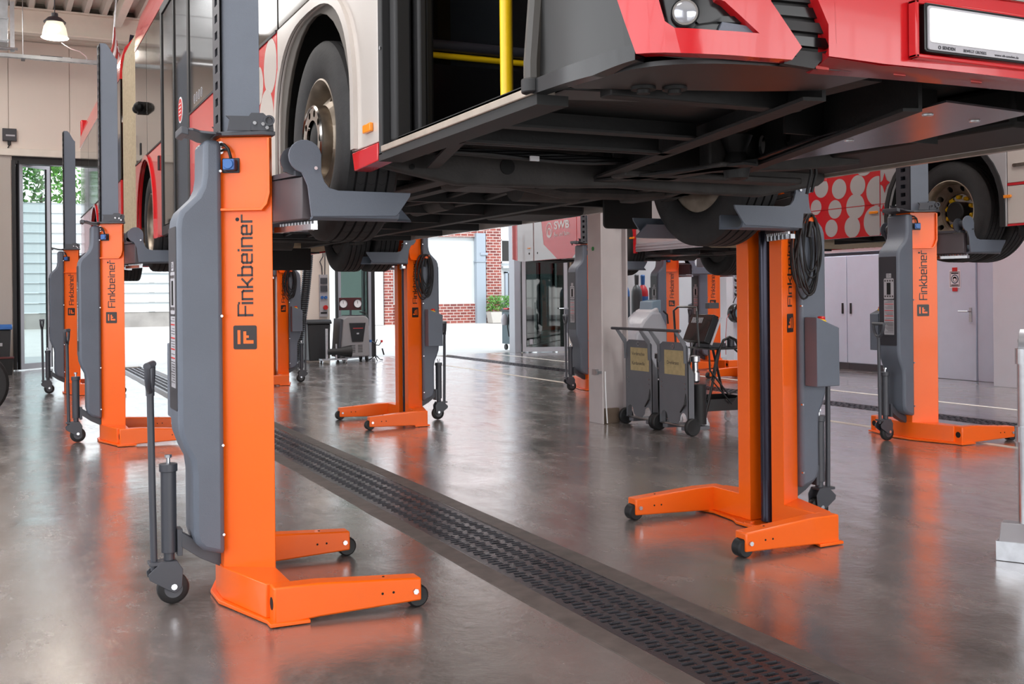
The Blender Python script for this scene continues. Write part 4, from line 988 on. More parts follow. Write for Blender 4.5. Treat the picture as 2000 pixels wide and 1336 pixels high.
# black carrier behind everything
tA, _ = front_tz(1236, 90)
frontpanel('front_carrier', [(.02, ZB+.05), (TT-.02, ZB+.05), (TT-.02, ZT), (.02, ZT)], 'black', -.05, -.035, False)
cp_ = pz([(1248, 107), (1235, 60), (1212, 0)])
frontpanel('corner_panel', [(.0, ZB+.03), (cp_[0][0]-.015, ZB+.035), (cp_[1][0]-.008, cp_[1][1]), (cp_[2][0]-.008, cp_[2][1]), (cp_[2][0]-.05, ZT), (.0, ZT)], mat('corner_black', (22, 22, 22), .3), -.03, -.006)
frontpanel('corner_trim', [(.0, ZB-.005), (.3, ZB-.01), (cp_[0][0]-.004, ZB+.004), (cp_[0][0]-.004, ZB+.042), (.3, ZB+.036), (.0, ZB+.035)], 'blackgloss', -.03, .012)
u_out = pz([(1212, 0), (1248, 107), (1300, 105), (1380, 108), (1460, 113), (1541, 119), (1560, 95), (1500, 5)])
u_in = pz([(1398, 0), (1412, 6), (1440, 32), (1478, 68), (1400, 62), (1318, 57), (1300, 44), (1290, 22), (1282, 0)])
kp = pz([(1330, 106), (1470, 114)]); I = u_in[::-1]  # inner edge from (1282,0) down and round to (1398,0)
pL = [(u_out[0][0]-.045, ZT), u_out[0], u_out[1], u_out[2], kp[0], I[3], I[2], I[1], I[0], (I[0][0]-.03, 2.30), (I[0][0]-.045, ZT)]
pB = [I[3], kp[0], u_out[3], u_out[4], kp[1], u_out[5], u_out[6], I[5], I[4]]
pR = [I[5], u_out[6], u_out[7], (u_out[7][0]-.10, ZT), (I[-1][0]-.14, ZT), (I[-1][0]-.08, 2.30), I[-1], I[7], I[6]]
pT = [(I[0][0]-.03, 2.32), (I[-1][0]-.08, 2.32), (I[-1][0]-.14, ZT), (I[0][0]-.045, ZT)]
for q_ in (pL, pB, pR): frontpanel('bumper_corner', q_, 'busred', -.03, .014)
tc_, zc_ = front_tz(1338, 25)
frontpanel('lamp_recess', [(u_in[-1][0]-.04, 2.30), (u_in[-1][0]-.02, 2.0), (u_in[3][0]+.02, 2.0), (u_in[0][0]-.05, 2.30)], 'blackgloss', -.034, -.022)
frontpanel('lamp_blade', pz([(1412, 42), (1404, 60), (1478, 67), (1462, 50)]), 'grey', -.022, -.004)
frontpanel('lamp_blade', pz([(1358, 36), (1368, 30), (1450, 30), (1466, 44), (1400, 40), (1366, 44)]), 'blackgloss', -.022, -.010)
for mi in (0, 1):
    tt_ = TT-tc_ if mi else tc_; p, n_ = fcurve(tt_); n3 = Vector((n_.x, n_.y, 0)); c = Vector((p.x, p.y, zc_))
    fg = MB().cyl(c-n3*.04, c+n3*.003, .034, 28); L_ = W(fg, 'fog_lamp', 'blackgloss', bus)
    q = MB(); q.cyl(c+n3*.002, c+n3*.006, .0305, 28); q.build('bezel', 'chrome', L_)
    q = MB(); q.cyl(c+n3*.006, c+n3*.010, .026, 28, .020); q.build('lens', mat('lens_glass', (170, 172, 178), .08, .5), L_)
# grille with slats between the corner and the centre bumper
for k_, py in enumerate((-26, 4, 34, 64, 94)):
    x0 = 1500+py*.66; x1 = 1588+py*.44
    frontpanel('grille_slat', pz([(x0-12, py), (x1+16, py+9), (x1+28, py+30), (x0+6, py+19)]), 'blackgloss' if k_ % 2 else 'black', -.034, -.016)
frontpanel('grille_floor', pz([(1541, 112), (1628, 96), (1596, 132), (1536, 122)]), 'black', -.034, -.012)
cc = pz([(1590, 0), (1627, 88), (1612, 112), (1720, 127), (1900, 147), (1990, 158)])
zc0 = cc[-1][1]
poly = [(cc[0][0]-.12, ZT), cc[0], cc[1], cc[2], cc[3], (TT/2, zc0)]
half = poly+[(TT-a, b) for a, b in poly[-2::-1]]
frontpanel('bumper_centre', half, 'busred', -.03, .014, False)
# lower lip of the centre bumper, sloping back underneath
lip = MB(); n_ = 40; ta = cc[2][0]+.0; tb = TT-ta; vs = []
for i in range(n_+1):
    t_ = ta+(tb-ta)*i/n_; e = min(i, n_-i)/n_; z_ = zc0+.004 if e > .1 else cc[2][1]-.002+(zc0+.004-cc[2][1])*e/.1
    vs += [fsurf(t_, z_, .013), fsurf(t_, 1.932, -.07), fsurf(t_, 1.945, -.10), fsurf(t_, z_+.02, -.02)]
fs = []
for i in range(n_): k_ = 4*i; fs += [(k_, k_+1, k_+5, k_+4), (k_+1, k_+2, k_+6, k_+5), (k_+2, k_+3, k_+7, k_+6), (k_+3, k_, k_+4, k_+7)]
fs += [(0, 3, 2, 1), (4*n_, 4*n_+1, 4*n_+2, 4*n_+3)]
lipo = W(lip.add(vs, fs), 'bumper_lip', mat('lip_red', (150, 24, 30), .3, coat=.3), bus)
for px, py in ((1620, 134), (1773, 152), (1925, 173)):
    t_, z_ = front_tz(px, py); p = fsurf(t_, 1.948, -.05)
    W(MB().prism([(p[0]-.02, p[1]-.018), (p[0]+.022, p[1]-.018), (p[0]+.05, p[1]+.016), (p[0]+.022, p[1]+.016)], 1.936, 1.95), 'lip_pocket', 'flagred', bus)
# number plate in a recessed frame
t0, zt0 = front_tz(1763, 6); t1, zb0 = front_tz(1763, 118)
PX0 = fsurf(t0, 0, 0)[0]; PX1 = 5.28-PX0+.02; yq = 1.985-.014
fr = MB()
for a in ((PX0, PX0+.012, zb0, zt0), (PX0, PX1, zb0, zb0+.010), (PX0, PX1, zt0-.010, zt0), (PX1-.012, PX1, zb0, zt0)): fr.box(a[0], a[1], yq-.016, yq+.01, a[2], a[3])
W(fr, 'plate_surround', 'busred', bus, bevel=.003)
tl = front_tz(1785, 18); bl_ = front_tz(1785, 104); xa = fsurf(tl[0], 0, 0)[0]-.002; za, zb_ = tl[1], bl_[1]
xb = xa+.535
W(MB().prism(rrect(xa-.008, xb+.008, zb_-.006, za+.006, .008), yq-.020, yq-.002, 'xz'), 'plate_holder', 'blackgloss', bus, bevel=.002)
W(MB().prism(rrect(xa, xb, zb_, za-.002, .006), yq-.024, yq-.020, 'xz'), 'plate_frame', 'label', bus)
pl_ = W(MB().prism(rrect(xa+.004, xb-.004, zb_+.018, za-.008, .006), yq-.027, yq-.024, 'xz'), 'number_plate', 'plate', bus)
zt_ = zb_+.0035; off = -Vector(bus.location)
def ftext(s_, x, wd, hh, bold=0.):
    textmesh(s_, wd, hh, 'anth', bus, Matrix.Translation(off) @ planemtx((x, yq-.0245, zt_), (1, 0, 0), (0, 0, 1)), 'frame_lettering', .0006, bold)
ftext('SENDEN', xa+.047, .045, .0085, .02); ftext('BEWEGT GROSSES', xa+.122, .082, .0075); ftext('www.xh-senden.de', xa+.235, .09, .0065)
W(MB().lathe([(.003, 0), (.003, .0008), (.0048, .0008), (.0048, 0)], (xa+.037, yq-.0252, zt_+.004), 'y', 14, close=True), 'frame_emblem', 'anth', bus)
W(MB().box(1.95, 3.33, 1.955, 1.966, zt0+.035, zt0+.06), 'chrome_strip', 'chrome', bus, bevel=.003)
# windscreen and front wall above the bumper
def fwall(name, z0, z1, m, ob, ot):
    mm = MB(); n_ = 48; vs = []
    for i in range(n_+1):
        t_ = .0+TT*i/n_; vs += [fsurf(t_, z0, ob), fsurf(t_, z1, ot), fsurf(t_, z1, ot-.02), fsurf(t_, z0, ob-.02)]
    fs = []
    for i in range(n_): k_ = 4*i; fs += [(k_, k_+1, k_+5, k_+4), (k_+1, k_+2, k_+6, k_+5), (k_+2, k_+3, k_+7, k_+6), (k_+3, k_, k_+4, k_+7)]
    W(mm.add(vs, fs+[(0, 3, 2, 1), (4*n_, 4*n_+1, 4*n_+2, 4*n_+3)]), name, m, bus)
fwall('front_panel', ZT+.004, 2.78, 'busred', .01, .006); fwall('windscreen', 2.785, 4.02, 'busglass', .004, -.04); fwall('destination_cowl', 4.03, 4.5, 'busred', -.03, -.22)
W(MB().prism([(1.45, 2.4), (3.83, 2.4), (3.6, 2.15), (1.68, 2.15)], 4.48, 4.56), 'front_roof', 'busred', bus, bevel=.02)
W(MB().box(X+.01, XR_-.01, 19.9, 20.0, ZB, 4.5), 'rear_wall', 'busred', bus, bevel=.03)
# entrance: sill, posts, folded leaf, partition, grab pole
W(MB().box(X-.008, X+.07, 2.66, 3.95, 1.942, 1.966), 'door_sill', 'sill', bus, bevel=.003)
W(MB().box(X+.0, X+.10, 2.64, 4.0, 1.912, 1.941), 'sill_beam', 'blackmat', bus)
W(MB().box(X, X+.06, 3.955, 4.0, 1.93, ZG), 'door_post', 'black', bus, bevel=.006)
W(MB().cyl((X+.0, 3.965, 2.35), (X-.004, 3.965, 2.35), .008, 10), 'post_screw', 'zinc', bus)
W(MB().box(X+.03, X+.10, 3.88, 3.95, 1.98, ZG).box(X+.11, X+.15, 3.84, 3.93, 1.98, ZG).box(X+.16, X+.2, 3.9, 3.96, 1.98, ZG), 'folded_leaf', 'black', bus, bevel=.012)
W(MB().tube([(X+.0, 2.66, 1.96), (X-.002, 2.655, 2.03), (X+.015, 2.64, 2.3), (X+.03, 2.62, 3.9)], .028, 10), 'hinge_post', mat('hinge_brown', (58, 54, 50), .35), bus)
W(MB().cyl((X+.0, 2.66, 1.945), (X+.0, 2.66, 1.985), .035), 'hinge_foot', 'black', bus, bevel=.004)
W(MB().cyl((1.711, 3.55, 2.0), (1.711, 3.55, 4.3), .024, 20), 'grab_pole', 'yellow', bus)
W(MB().box(1.46, 2.16, 4.10, 4.13, 1.999, 2.34), 'partition_base', 'blackgloss', bus)
W(MB().prism(rect(1.56, 2.16, 2.34, 3.2), 4.11, 4.12, 'xz'), 'partition_pane', 'glassbus', bus)
W(MB().cyl((1.56, 4.095, 2.375), (2.12, 4.095, 2.375), .013, 12), 'yellow_bar', 'yellow', bus)
W(MB().cyl((1.56, 4.09, 2.415), (2.12, 4.09, 2.415), .024, 14), 'padded_rail', 'anth', bus)
W(MB().box(2.13, 2.17, 4.09, 4.14, 2.1, 3.6).box(1.53, 1.56, 4.09, 4.14, 2.1, 3.6), 'partition_post', 'black', bus)
W(MB().box(1.58, 2.1, 4.3, 4.34, 2.2, 2.95), 'seat_back', 'seat', bus, bevel=.03)
W(MB().box(1.7, 1.76, 4.2, 4.24, 2.2, 3.6), 'rear_pole', mat('pole_ochre', (120, 90, 26), .4), bus)
W(MB().box(X+.05, 2.31, 2.66, 4.26, 1.994, 1.999).box(2.31, XR_-.06, 2.3, 4.4, 2.19, 2.2).box(X+.66, XR_-.66, 4.4, 11.9, 2.19, 2.2), 'floor_cover', 'blackmat', bus, smooth=False)
W(MB().box(X+.04, X+.05, 2.66, 3.95, 1.95, 1.995), 'step_riser', 'blackmat', bus)
W(MB().box(X+.66, XR_-.66, 5.1, 5.14, 2.2, 4.5), 'interior_wall', 'seat', bus)
W(MB().box(2.35, 2.40, 2.3, 4.2, 2.2, 3.2), 'driver_partition', 'blackmat', bus)
# wheels
make_wheel('front', bus, 1.535, A1, WZ, -1)
plain_wheel(bus, 3.735, A1, WZ, 1)
make_wheel('rear', bus, 1.535, A2, WZ, -1); plain_wheel(bus, 1.86, A2, WZ); plain_wheel(bus, 3.42, A2, WZ); plain_wheel(bus, 3.735, A2, WZ, 1)
make_wheel('rear', bus, 1.535, A3, WZ, -1); plain_wheel(bus, 1.86, A3, WZ); plain_wheel(bus, 3.42, A3, WZ); plain_wheel(bus, 3.735, A3, WZ, 1)
for a in (A1, A2, A3): arch_liner(bus, X+.03, X+.62, a-(.05 if a == A1 else 0), .66); arch_liner(bus, XR_-.62, XR_-.03, a, .66)
for a in (A1, A2, A3):
    W(MB().box(X+.62, X+.64, a-.66, a+.66, 2.16, 2.8).box(XR_-.64, XR_-.62, a-.66, a+.66, 2.16, 2.8), 'wheelhouse_wall', 'blackmat', bus)
# mudflaps
W(MB().prism(rrect(3.50, 3.86, 1.80, 2.2, .03), 5.85, 5.87, 'xz'), 'mudflap', 'blackmat', bus)
W(MB().prism(rrect(2.92, 3.40, 1.70, 2.15, .02), 12.48, 12.5, 'xz'), 'mudflap', 'blackmat', bus)
W(MB().prism(rrect(1.42, 1.78, 1.85, 2.2, .02), 5.78, 5.8, 'xz'), 'mudflap', 'blackmat', bus)
# underside
underbody(bus, X, 4.4, 19.9, [(11.95, 13.45)], (A1, A2, A3), 1.91)
W(MB().box(X+.04, 2.3, 2.30, 4.26, 1.985, 1.992).box(2.3, XR_-.04, 2.25, 4.4, 2.16, 2.185).box(2.3, 2.31, 2.30, 4.26, 1.985, 2.185), 'floor_pan', 'underside', bus, smooth=False)
fs_m = MB(); pts = [(p.x*.985+2.64*.015, p.y+.04) for p in FCd if 1.40 < p.x < 2.06]
W(fs_m.prism(pts+[(2.06, 2.28), (1.9, 2.36), (1.42, 2.52), (1.39, 2.5)], 1.938, 1.95), 'front_shield', 'undersmooth', bus)
pts = [(5.28-a, b) for a, b in pts]; W(MB().prism(pts+[(3.22, 2.28), (3.5, 2.4), (3.86, 2.52)], 1.938, 1.95), 'front_shield', 'undersmooth', bus)
W(MB().box(1.52, 2.19, 2.50, 2.56, 1.925, 1.985).box(1.52, 2.19, 2.50, 2.62, 1.985, 1.995), 'front_bracket', 'underside', bus, bevel=.004)
W(MB().prism([(1.44, 2.62), (2.15, 2.52), (2.15, 2.60), (1.44, 2.78)], 1.955, 2.0), 'front_bracket', 'undersmooth', bus, bevel=.004)
W(MB().box(1.46, 2.25, 3.12, 3.13, 1.925, 1.984).box(1.46, 2.28, 3.07, 3.13, 1.922, 1.93), 'floor_channel', 'underside', bus)
W(MB().box(1.48, 2.29, 3.42, 3.43, 1.915, 1.984).box(1.48, 2.34, 3.40, 3.46, 1.915, 1.925), 'floor_channel', 'underside', bus)
W(MB().box(2.55, 3.3, 3.0, 3.012, 1.95, 2.16), 'floor_channel', 'underside', bus)
def rail(p, q, z0, z1, w_, nm='frame_rail', m='underside', holes=()):
    p = Vector((*p, 0)); q = Vector((*q, 0)); e = (q-p).normalized(); n_ = Vector((-e.y, e.x, 0)); L = (q-p).length
    f = lambda u, v, w2: tuple(p+e*u+n_*w2+Vector((0, 0, v)))
    mm = MB(); xs = [0]
    zc = (z0+z1)/2
    prev = 0
    for h_ in holes:
        a, b = h_-.075, h_+.075; mm.prism(rect(prev, a, z0, z1), 0, .012, f); prev = b
        bp = sqpts(a, b, z0, z1, 4); hp = [(h_+.042*cos(R(225+22.5*i)), zc+.042*sin(R(225+22.5*i))) for i in range(16)]; holed_cell(mm, bp, hp, 0, .012, f)
    mm.prism(rect(prev, L, z0, z1), 0, .012, f); mm.prism(rect(0, L, z0-.01, z0), 0, w_, f); W(mm, nm, m, bus, smooth=False)
rail((2.10, 2.3), (2.74, 5.0), 1.925, 2.16, .07, holes=(.75, .98, 1.25, 1.9))
rail((2.49, 2.32), (3.54, 5.17), 1.925, 2.10, .06, holes=(1.1, 1.4))
rail((2.83, 3.5), (2.45, 4.75), 1.91, 1.93, .10, 'brace')
rail((1.46, 3.3), (1.7, 4.2), 1.93, 1.984, .05)
ap = W(MB().prism([(2.50, 2.24), (2.91, 2.28), (3.05, 2.9), (2.97, 3.51), (2.83, 3.51), (2.66, 3.0)], 1.93, 1.936), 'undertray', 'alu', bus)
for x, y in ((2.62, 2.42), (2.80, 2.95), (2.89, 3.38), (2.86, 2.45)): 
    b_ = MB().lathe([(.018, 1.9305), (.016, 1.926), (.004, 1.924)], (x, y, 0), 'z', 14); b_.build('tray_bolt', 'zinc', ap)
for x, y in ((1.66, 2.40), (1.58, 2.43)): W(MB().lathe([(.034, 1.938), (.034, 1.93), (.018, 1.93), (.018, 1.92), (.002, 1.92)], (x, y, 0), 'z', 20), 'shield_plug', 'blackmat', bus)
W(MB().prism([(1.40, 1.955), (1.44, 1.93), (1.81, 1.862), (2.33, 1.868), (2.64, 1.88), (2.95, 1.868), (3.47, 1.862), (3.84, 1.93), (3.88, 1.955), (3.88, 2.16), (1.40, 2.16)], 4.26, 4.32, 'xz'), 'axle_crossmember', 'underdust', bus, bevel=.012)
for x, z, r in ((1.6, 1.93, .012), (2.05, 1.95, .035), (2.40, 2.04, .05)): W(MB().cyl((x, 4.259, z), (x, 4.252, z), r, 20), 'weld_hole', 'hole', bus)
rr = random.Random(5)
for k_ in range(6):
    pts = [(1.5+.16*i, 3.92+.02*k_+rr.uniform(-.01, .01), 1.945+.006*k_+.01*sin(i*1.1+k_)) for i in range(8)]
    W(MB().tube(pts, .008, 6), 'cable_loom', 'black', bus)
W(MB().box(1.98, 2.02, 3.89, 3.90, 1.93, 1.95), 'cable_tag', 'white', bus)
W(MB().box(2.5, 3.5, 4.0, 4.12, 1.90, 1.93).box(2.68, 2.80, 3.55, 4.1, 1.9, 1.92), 'steering_bracket', 'underdust', bus, bevel=.008)
W(MB().lathe([(.02, 1.86), (.05, 1.87), (.06, 1.92), (.04, 1.98), (.07, 2.05)], (2.86, 3.68, 0), 'z', 16), 'ball_joint', 'underside', bus)
W(MB().prism([(2.75, 1.90), (3.25, 1.93), (3.6, 1.97), (3.6, 2.05), (2.75, 2.05)], 3.72, 3.80, 'xz'), 'lower_arm', 'underdust', bus, bevel=.01)
W(MB().tube([(3.5, 3.95, 2.06), (3.52, 3.96, 1.95), (3.50, 3.97, 1.85)], .008).tube([(3.53, 3.95, 2.06), (3.55, 3.96, 1.95), (3.53, 3.97, 1.86)], .008), 'drain_hose', 'black', bus)
W(MB().box(3.83, 3.93, 4.30, 4.44, 1.96, 2.0), 'skirt_corner', 'busred', bus, bevel=.006)
W(MB().tube([(2.2, 4.6, 1.93), (2.6, 4.75, 1.90), (3.1, 4.9, 1.92), (3.5, 4.95, 1.96)], .035, 10), 'steering_rod', 'underdust', bus)
W(MB().box(2.0, 2.35, 4.62, 4.95, 1.90, 1.99), 'axle_pad', 'underdust', bus, bevel=.03)
W(MB().tube([(3.1, 14.8, 1.90), (3.11, 14.8, 1.80), (3.14, 14.8, 1.78), (3.17, 14.8, 1.80), (3.18, 14.8, 1.90)], .012), 'hanging_hose', 'black', bus)

# ---------------------------------------------------------------- second bus
bus2 = thing('articulated_bus', 'second raised bus with red and white bubble pattern, in the bay behind', 'bus', (9.33, 8.0, 1.65))
X2 = 8.06; B1_, B2_, B3_ = 1.3, 7.29, 13.3
side(bus2, X2, 1, [
 ('side_panel', arch_poly(-1.2, 2.1, ZB, ZW, B1_, WZ, rnd_arch(.62)), 'buswhite', 0, .03),
 ('side_panel', rect(2.11, 6.56, ZB+.02, 2.30), 'buswhite', 0, .03),
 ('side_panel', rect(2.11, 6.56, 2.325, ZW), 'buswhite', 0, .03),
 ('side_panel', arch_poly(6.57, 8.06, ZB, ZW, B2_, WZ, rnd_arch(.66)), 'bussilver', 0, .03),
 ('side_panel', rect(8.06, 9.60, ZB, 2.26), 'dotred', 0, .03),
 ('side_panel', rect(8.06, 9.60, 2.267, ZW), 'dotred', 0, .03),
 ('side_panel', rect(11.1, 12.62, ZB+.02, ZW), 'bussilver', 0, .03),
 ('side_panel', arch_poly(12.63, 14.3, ZB, ZW, B3_, WZ, rnd_arch(.60)), 'busred', 0, .03),
 ('side_panel', rect(14.31, 15.75, ZB, ZW), 'busred', 0, .035),
])
W(MB().box(X2-.002, X2+.028, 2.11, 6.56, 2.302, 2.323).box(X2-.002, X2+.028, 7.97, 9.6, 2.261, 2.266), 'red_stripe', 'dotred', bus2)
W(MB().box(X2-.004, X2+.02, 2.11, 6.56, ZB, ZB+.018), 'red_stripe', 'dotred', bus2)
W(MB().box(X2-.012, X2+.0, 11.1, 12.62, ZB+.05, ZB+.065).box(X2-.012, X2, 11.1, 12.62, ZB+.09, ZB+.105).box(X2-.006, X2, 11.1, 12.62, ZB+.02, ZB+.13), 'skirt_rail', 'frame', bus2)
flare(bus2, X2, 1, B2_, rnd_arch(.66), .05, ZB, 'black')
def bub(t, X_, y, z, r, m='bussilver', ymin=8.07, ymax=9.59, zmin=ZB+.004):
    for lo, hi in ((zmin, 2.259), (2.268, ZW)):
        P_ = [(min(max(y+r*cos(a), ymin), ymax), z+r*sin(a)) for a in [2*pi*i/36 for i in range(36)]]
        c = clipstrip([(b, a) for a, b in P_], lo, hi)
        if len(c) > 2:
            W(MB().prism([(a, b) for b, a in c], X_-.001-.0003*(int(y*37) % 7)-.00007*int(z*50 % 4), X_-.0002, 'yz'), 'livery_bubble', m, t, smooth=False)
for y, z, r in ((8.913, 2.505, .105), (8.642, 2.469, .106), (8.373, 2.48, .107), (8.996, 2.302, .082), (8.708, 2.259, .099), (8.408, 2.266, .131), (8.764, 2.06, .093), (8.455, 2.055, .111), (8.10, 2.40, .15), (8.13, 2.09, .16), (8.28, 2.70, .13), (9.2, 2.45, .075), (9.25, 2.2, .07), (9.05, 2.08, .07), (9.15, 2.65, .08), (8.85, 2.7, .09), (9.4, 2.35, .05)):
    bub(bus2, X2, y, z, r)
def diamond(y, z, h, wd, t=bus2, X_=X2):
    W(MB().prism([(y, z+h), (y+wd*.35, z+h*.3), (y+wd, z), (y+wd*.35, z-h*.3), (y, z-h), (y-wd*.35, z-h*.3), (y-wd, z), (y-wd*.35, z+h*.3)], X_-.0035, X_-.0018, 'yz'), 'livery_diamond', 'dotred', t, smooth=False)
diamond(8.0, 2.47, .10, .07); diamond(8.02, 2.20, .06, .05)
for y, z in ((6.574, 2.208), (8.149, 2.184), (12.718, 2.164), (3.6, 2.2)):
    W(MB().prism(rrect(y-.06, y+.06, z-.014, z+.014, .012), X2-.014, X2-.001, 'yz'), 'side_marker', 'amber', bus2, bevel=.003)
W(MB().prism(rrect(6.35, 6.50, 2.46, 2.49, .012), X2-.012, X2-.001, 'yz'), 'panel_handle', 'chrome', bus2)
for a, b in ((-1.1, .5), (.53, 2.1), (2.13, 3.6), (3.63, 5.1), (5.13, 6.6), (6.63, 8.1), (8.13, 9.6), (11.1, 12.8), (12.83, 14.5), (14.53, 16.2)):
    W(MB().prism(rect(a, b, ZW+.006, ZG+.02), X2+.004, X2+.02, 'yz'), 'window_pane', 'busglass', bus2)
vs = []; bel = MB(); prof2 = [(x-X+X2, z) for x, z in prof]; n = 56
for j in range(n+1):
    y = 9.61+1.48*j/n; ins = (.0, .0, .03, .09)[j % 4]
    for x, z in prof2: vs.append((x+ins*(1 if x < X2+1.2 else -1), y, z-ins*(1 if z > 3 else -1)))
kk = len(prof2); fs = [(j*kk+i, j*kk+(i+1) % kk, (j+1)*kk+(i+1) % kk, (j+1)*kk+i) for j in range(n) for i in range(kk)]
bel.add(vs, fs+[tuple(range(kk)), tuple(range(n*kk, (n+1)*kk))]); W(bel, 'bellows', 'bellow', bus2, smooth=False)
cove(bus2, X2, -1.2, 9.6, 'buswhite'); cove(bus2, X2, 11.1, 16.7)
# rear corner: curved end panels, red and silver
def corner2(y0, y1, m, z0=ZB, z1=ZW, off=0., nm='rear_corner'):
    RC = [(X2, 15.76), (X2+.002, 16.1), (X2+.012, 16.45), (X2+.05, 16.66), (X2+.14, 16.82), (X2+.4, 16.93), (X2+1.275, 16.96)]
    P_ = [Vector(p) for p in RC]; mm = MB(); vs = []; out = []
    for i in range(len(P_)-1):
        for u in (0, .25, .5, .75): p = P_[i]+(P_[i+1]-P_[i])*u; out.append(p)
    out.append(P_[-1]); sel = [p for p in out if y0 <= p.y <= y1]
    for i, p in enumerate(sel):
        j = out.index(p); d = (out[min(j+1, len(out)-1)]-out[max(j-1, 0)]).normalized(); n_ = Vector((-d.y, d.x))
        bot = z0+max(0, (p.y-16.2))*.12
        a = p+n_*(.012+off); b = p-n_*.02; vs += [(a.x, a.y, bot), (a.x, a.y, z1), (b.x, b.y, z1), (b.x, b.y, bot)]
    fs = []
    for i in range(len(sel)-1): q = 4*i; fs += [(q, q+1, q+5, q+4), (q+1, q+2, q+6, q+5), (q+2, q+3, q+7, q+6), (q+3, q, q+4, q+7)]
    W(mm.add(vs, fs+[(0, 3, 2, 1), (len(vs)-4, len(vs)-3, len(vs)-2, len(vs)-1)]), nm, m, bus2)
corner2(15.75, 16.47, 'bussilver'); corner2(16.36, 16.97, 'busred', off=.001)
W(MB().box(X2+1.2, X2+2.5, 16.86, 16.96, ZB+.05, ZW), 'rear_wall', 'busred', bus2); W(MB().box(X2+.3, X2+2.3, 16.75, 16.93, ZW, 4.5), 'rear_window', 'busglass', bus2, bevel=.05)
# silver sweeps over the red panel
W(MB().prism([(14.95, ZB+.01), (15.4, 2.2), (15.52, 2.8), (15.74, 2.8), (15.74, ZB+.004)], X2-.0016, X2-.0004, 'yz'), 'silver_sweep', 'bussilver', bus2, smooth=False)
W(MB().prism([(14.32, 2.03), (14.45, ZB+.003), (14.32, ZB+.003)], X2-.0016, X2-.0004, 'yz'), 'silver_sweep', 'bussilver', bus2, smooth=False)
W(MB().prism(rrect(15.86, 15.94, 2.15, 2.165, .006), X2-.03, X2-.012, 'yz'), 'side_marker', 'amber', bus2)
for y, z in ((15.62, 2.07), (15.9, 2.07), (14.45, 2.16)): W(MB().cyl((X2-.0135 if y > 15.7 else X2+.0, y, z), (X2-.016 if y > 15.7 else X2-.003, y, z), .018, 12), 'body_plug', 'hole', bus2)
off2 = -Vector(bus2.location)
# operator's emblem and name
em = MB().lathe([(.105, 0), (.105, .002), (.125, .002), (.125, 0)], (0, 0, 0), 'x', 36, close=True).lathe([(.052, 0), (.052, .002), (.072, .002), (.072, 0)], (0, 0, -.035), 'x', 30, close=True)
em.xf(lambda x, y, z: (X2-.004+x, 15.20+y*.85, 2.42+z)); W(em, 'operator_emblem', 'white', bus2)
textmesh('SWB', .50, .13, 'white', bus2, Matrix.Translation(off2) @ planemtx((X2-.003, 15.03, 2.42), (0, -1, 0), (0, 0, 1)), 'operator_name', .001, .03)
textmesh('Bus und Bahn', .50, .065, 'white', bus2, Matrix.Translation(off2) @ planemtx((X2-.003, 15.03, 2.31), (0, -1, 0), (0, 0, 1)), 'operator_name', .001)
make_wheel('rear', bus2, X2+.21, B2_, WZ, -1); plain_wheel(bus2, X2+.53, B2_, WZ); plain_wheel(bus2, X2+2.3, B2_, WZ)
make_wheel('rear', bus2, X2+.21, B3_, WZ, -1); plain_wheel(bus2, X2+2.34, B3_, WZ); plain_wheel(bus2, X2+2.0, B3_, WZ); plain_wheel(bus2, X2+.21, B1_, WZ, 1)
for a in (B2_, B3_): arch_liner(bus2, X2+.03, X2+.62, a, .67); W(MB().box(X2+.62, X2+.64, a-.66, a+.66, 2.1, 2.8), 'wheelhouse_wall', 'blackmat', bus2)
for a, b in ((-1.2, 2.1), (2.11, 6.6), (6.61, 9.6), (11.1, 14.3), (14.3, 16.6)): W(MB().prism(rect(a, b, ZB+.02, 4.3), X2+2.52, X2+2.55, 'yz'), 'side_panel', 'busred', bus2)
underbody(bus2, X2, -1.2, 16.6, [(9.6, 11.1)], (B1_, B2_, B3_), 1.91)
W(MB().prism(rrect(X2+.1, X2+.5, 1.85, 2.15, .02), B2_-.78, B2_-.76, 'xz'), 'mudflap', 'blackmat', bus2)
# ================================================================ SMALLER EQUIPMENT
def box(*a): return MB().box(*a)
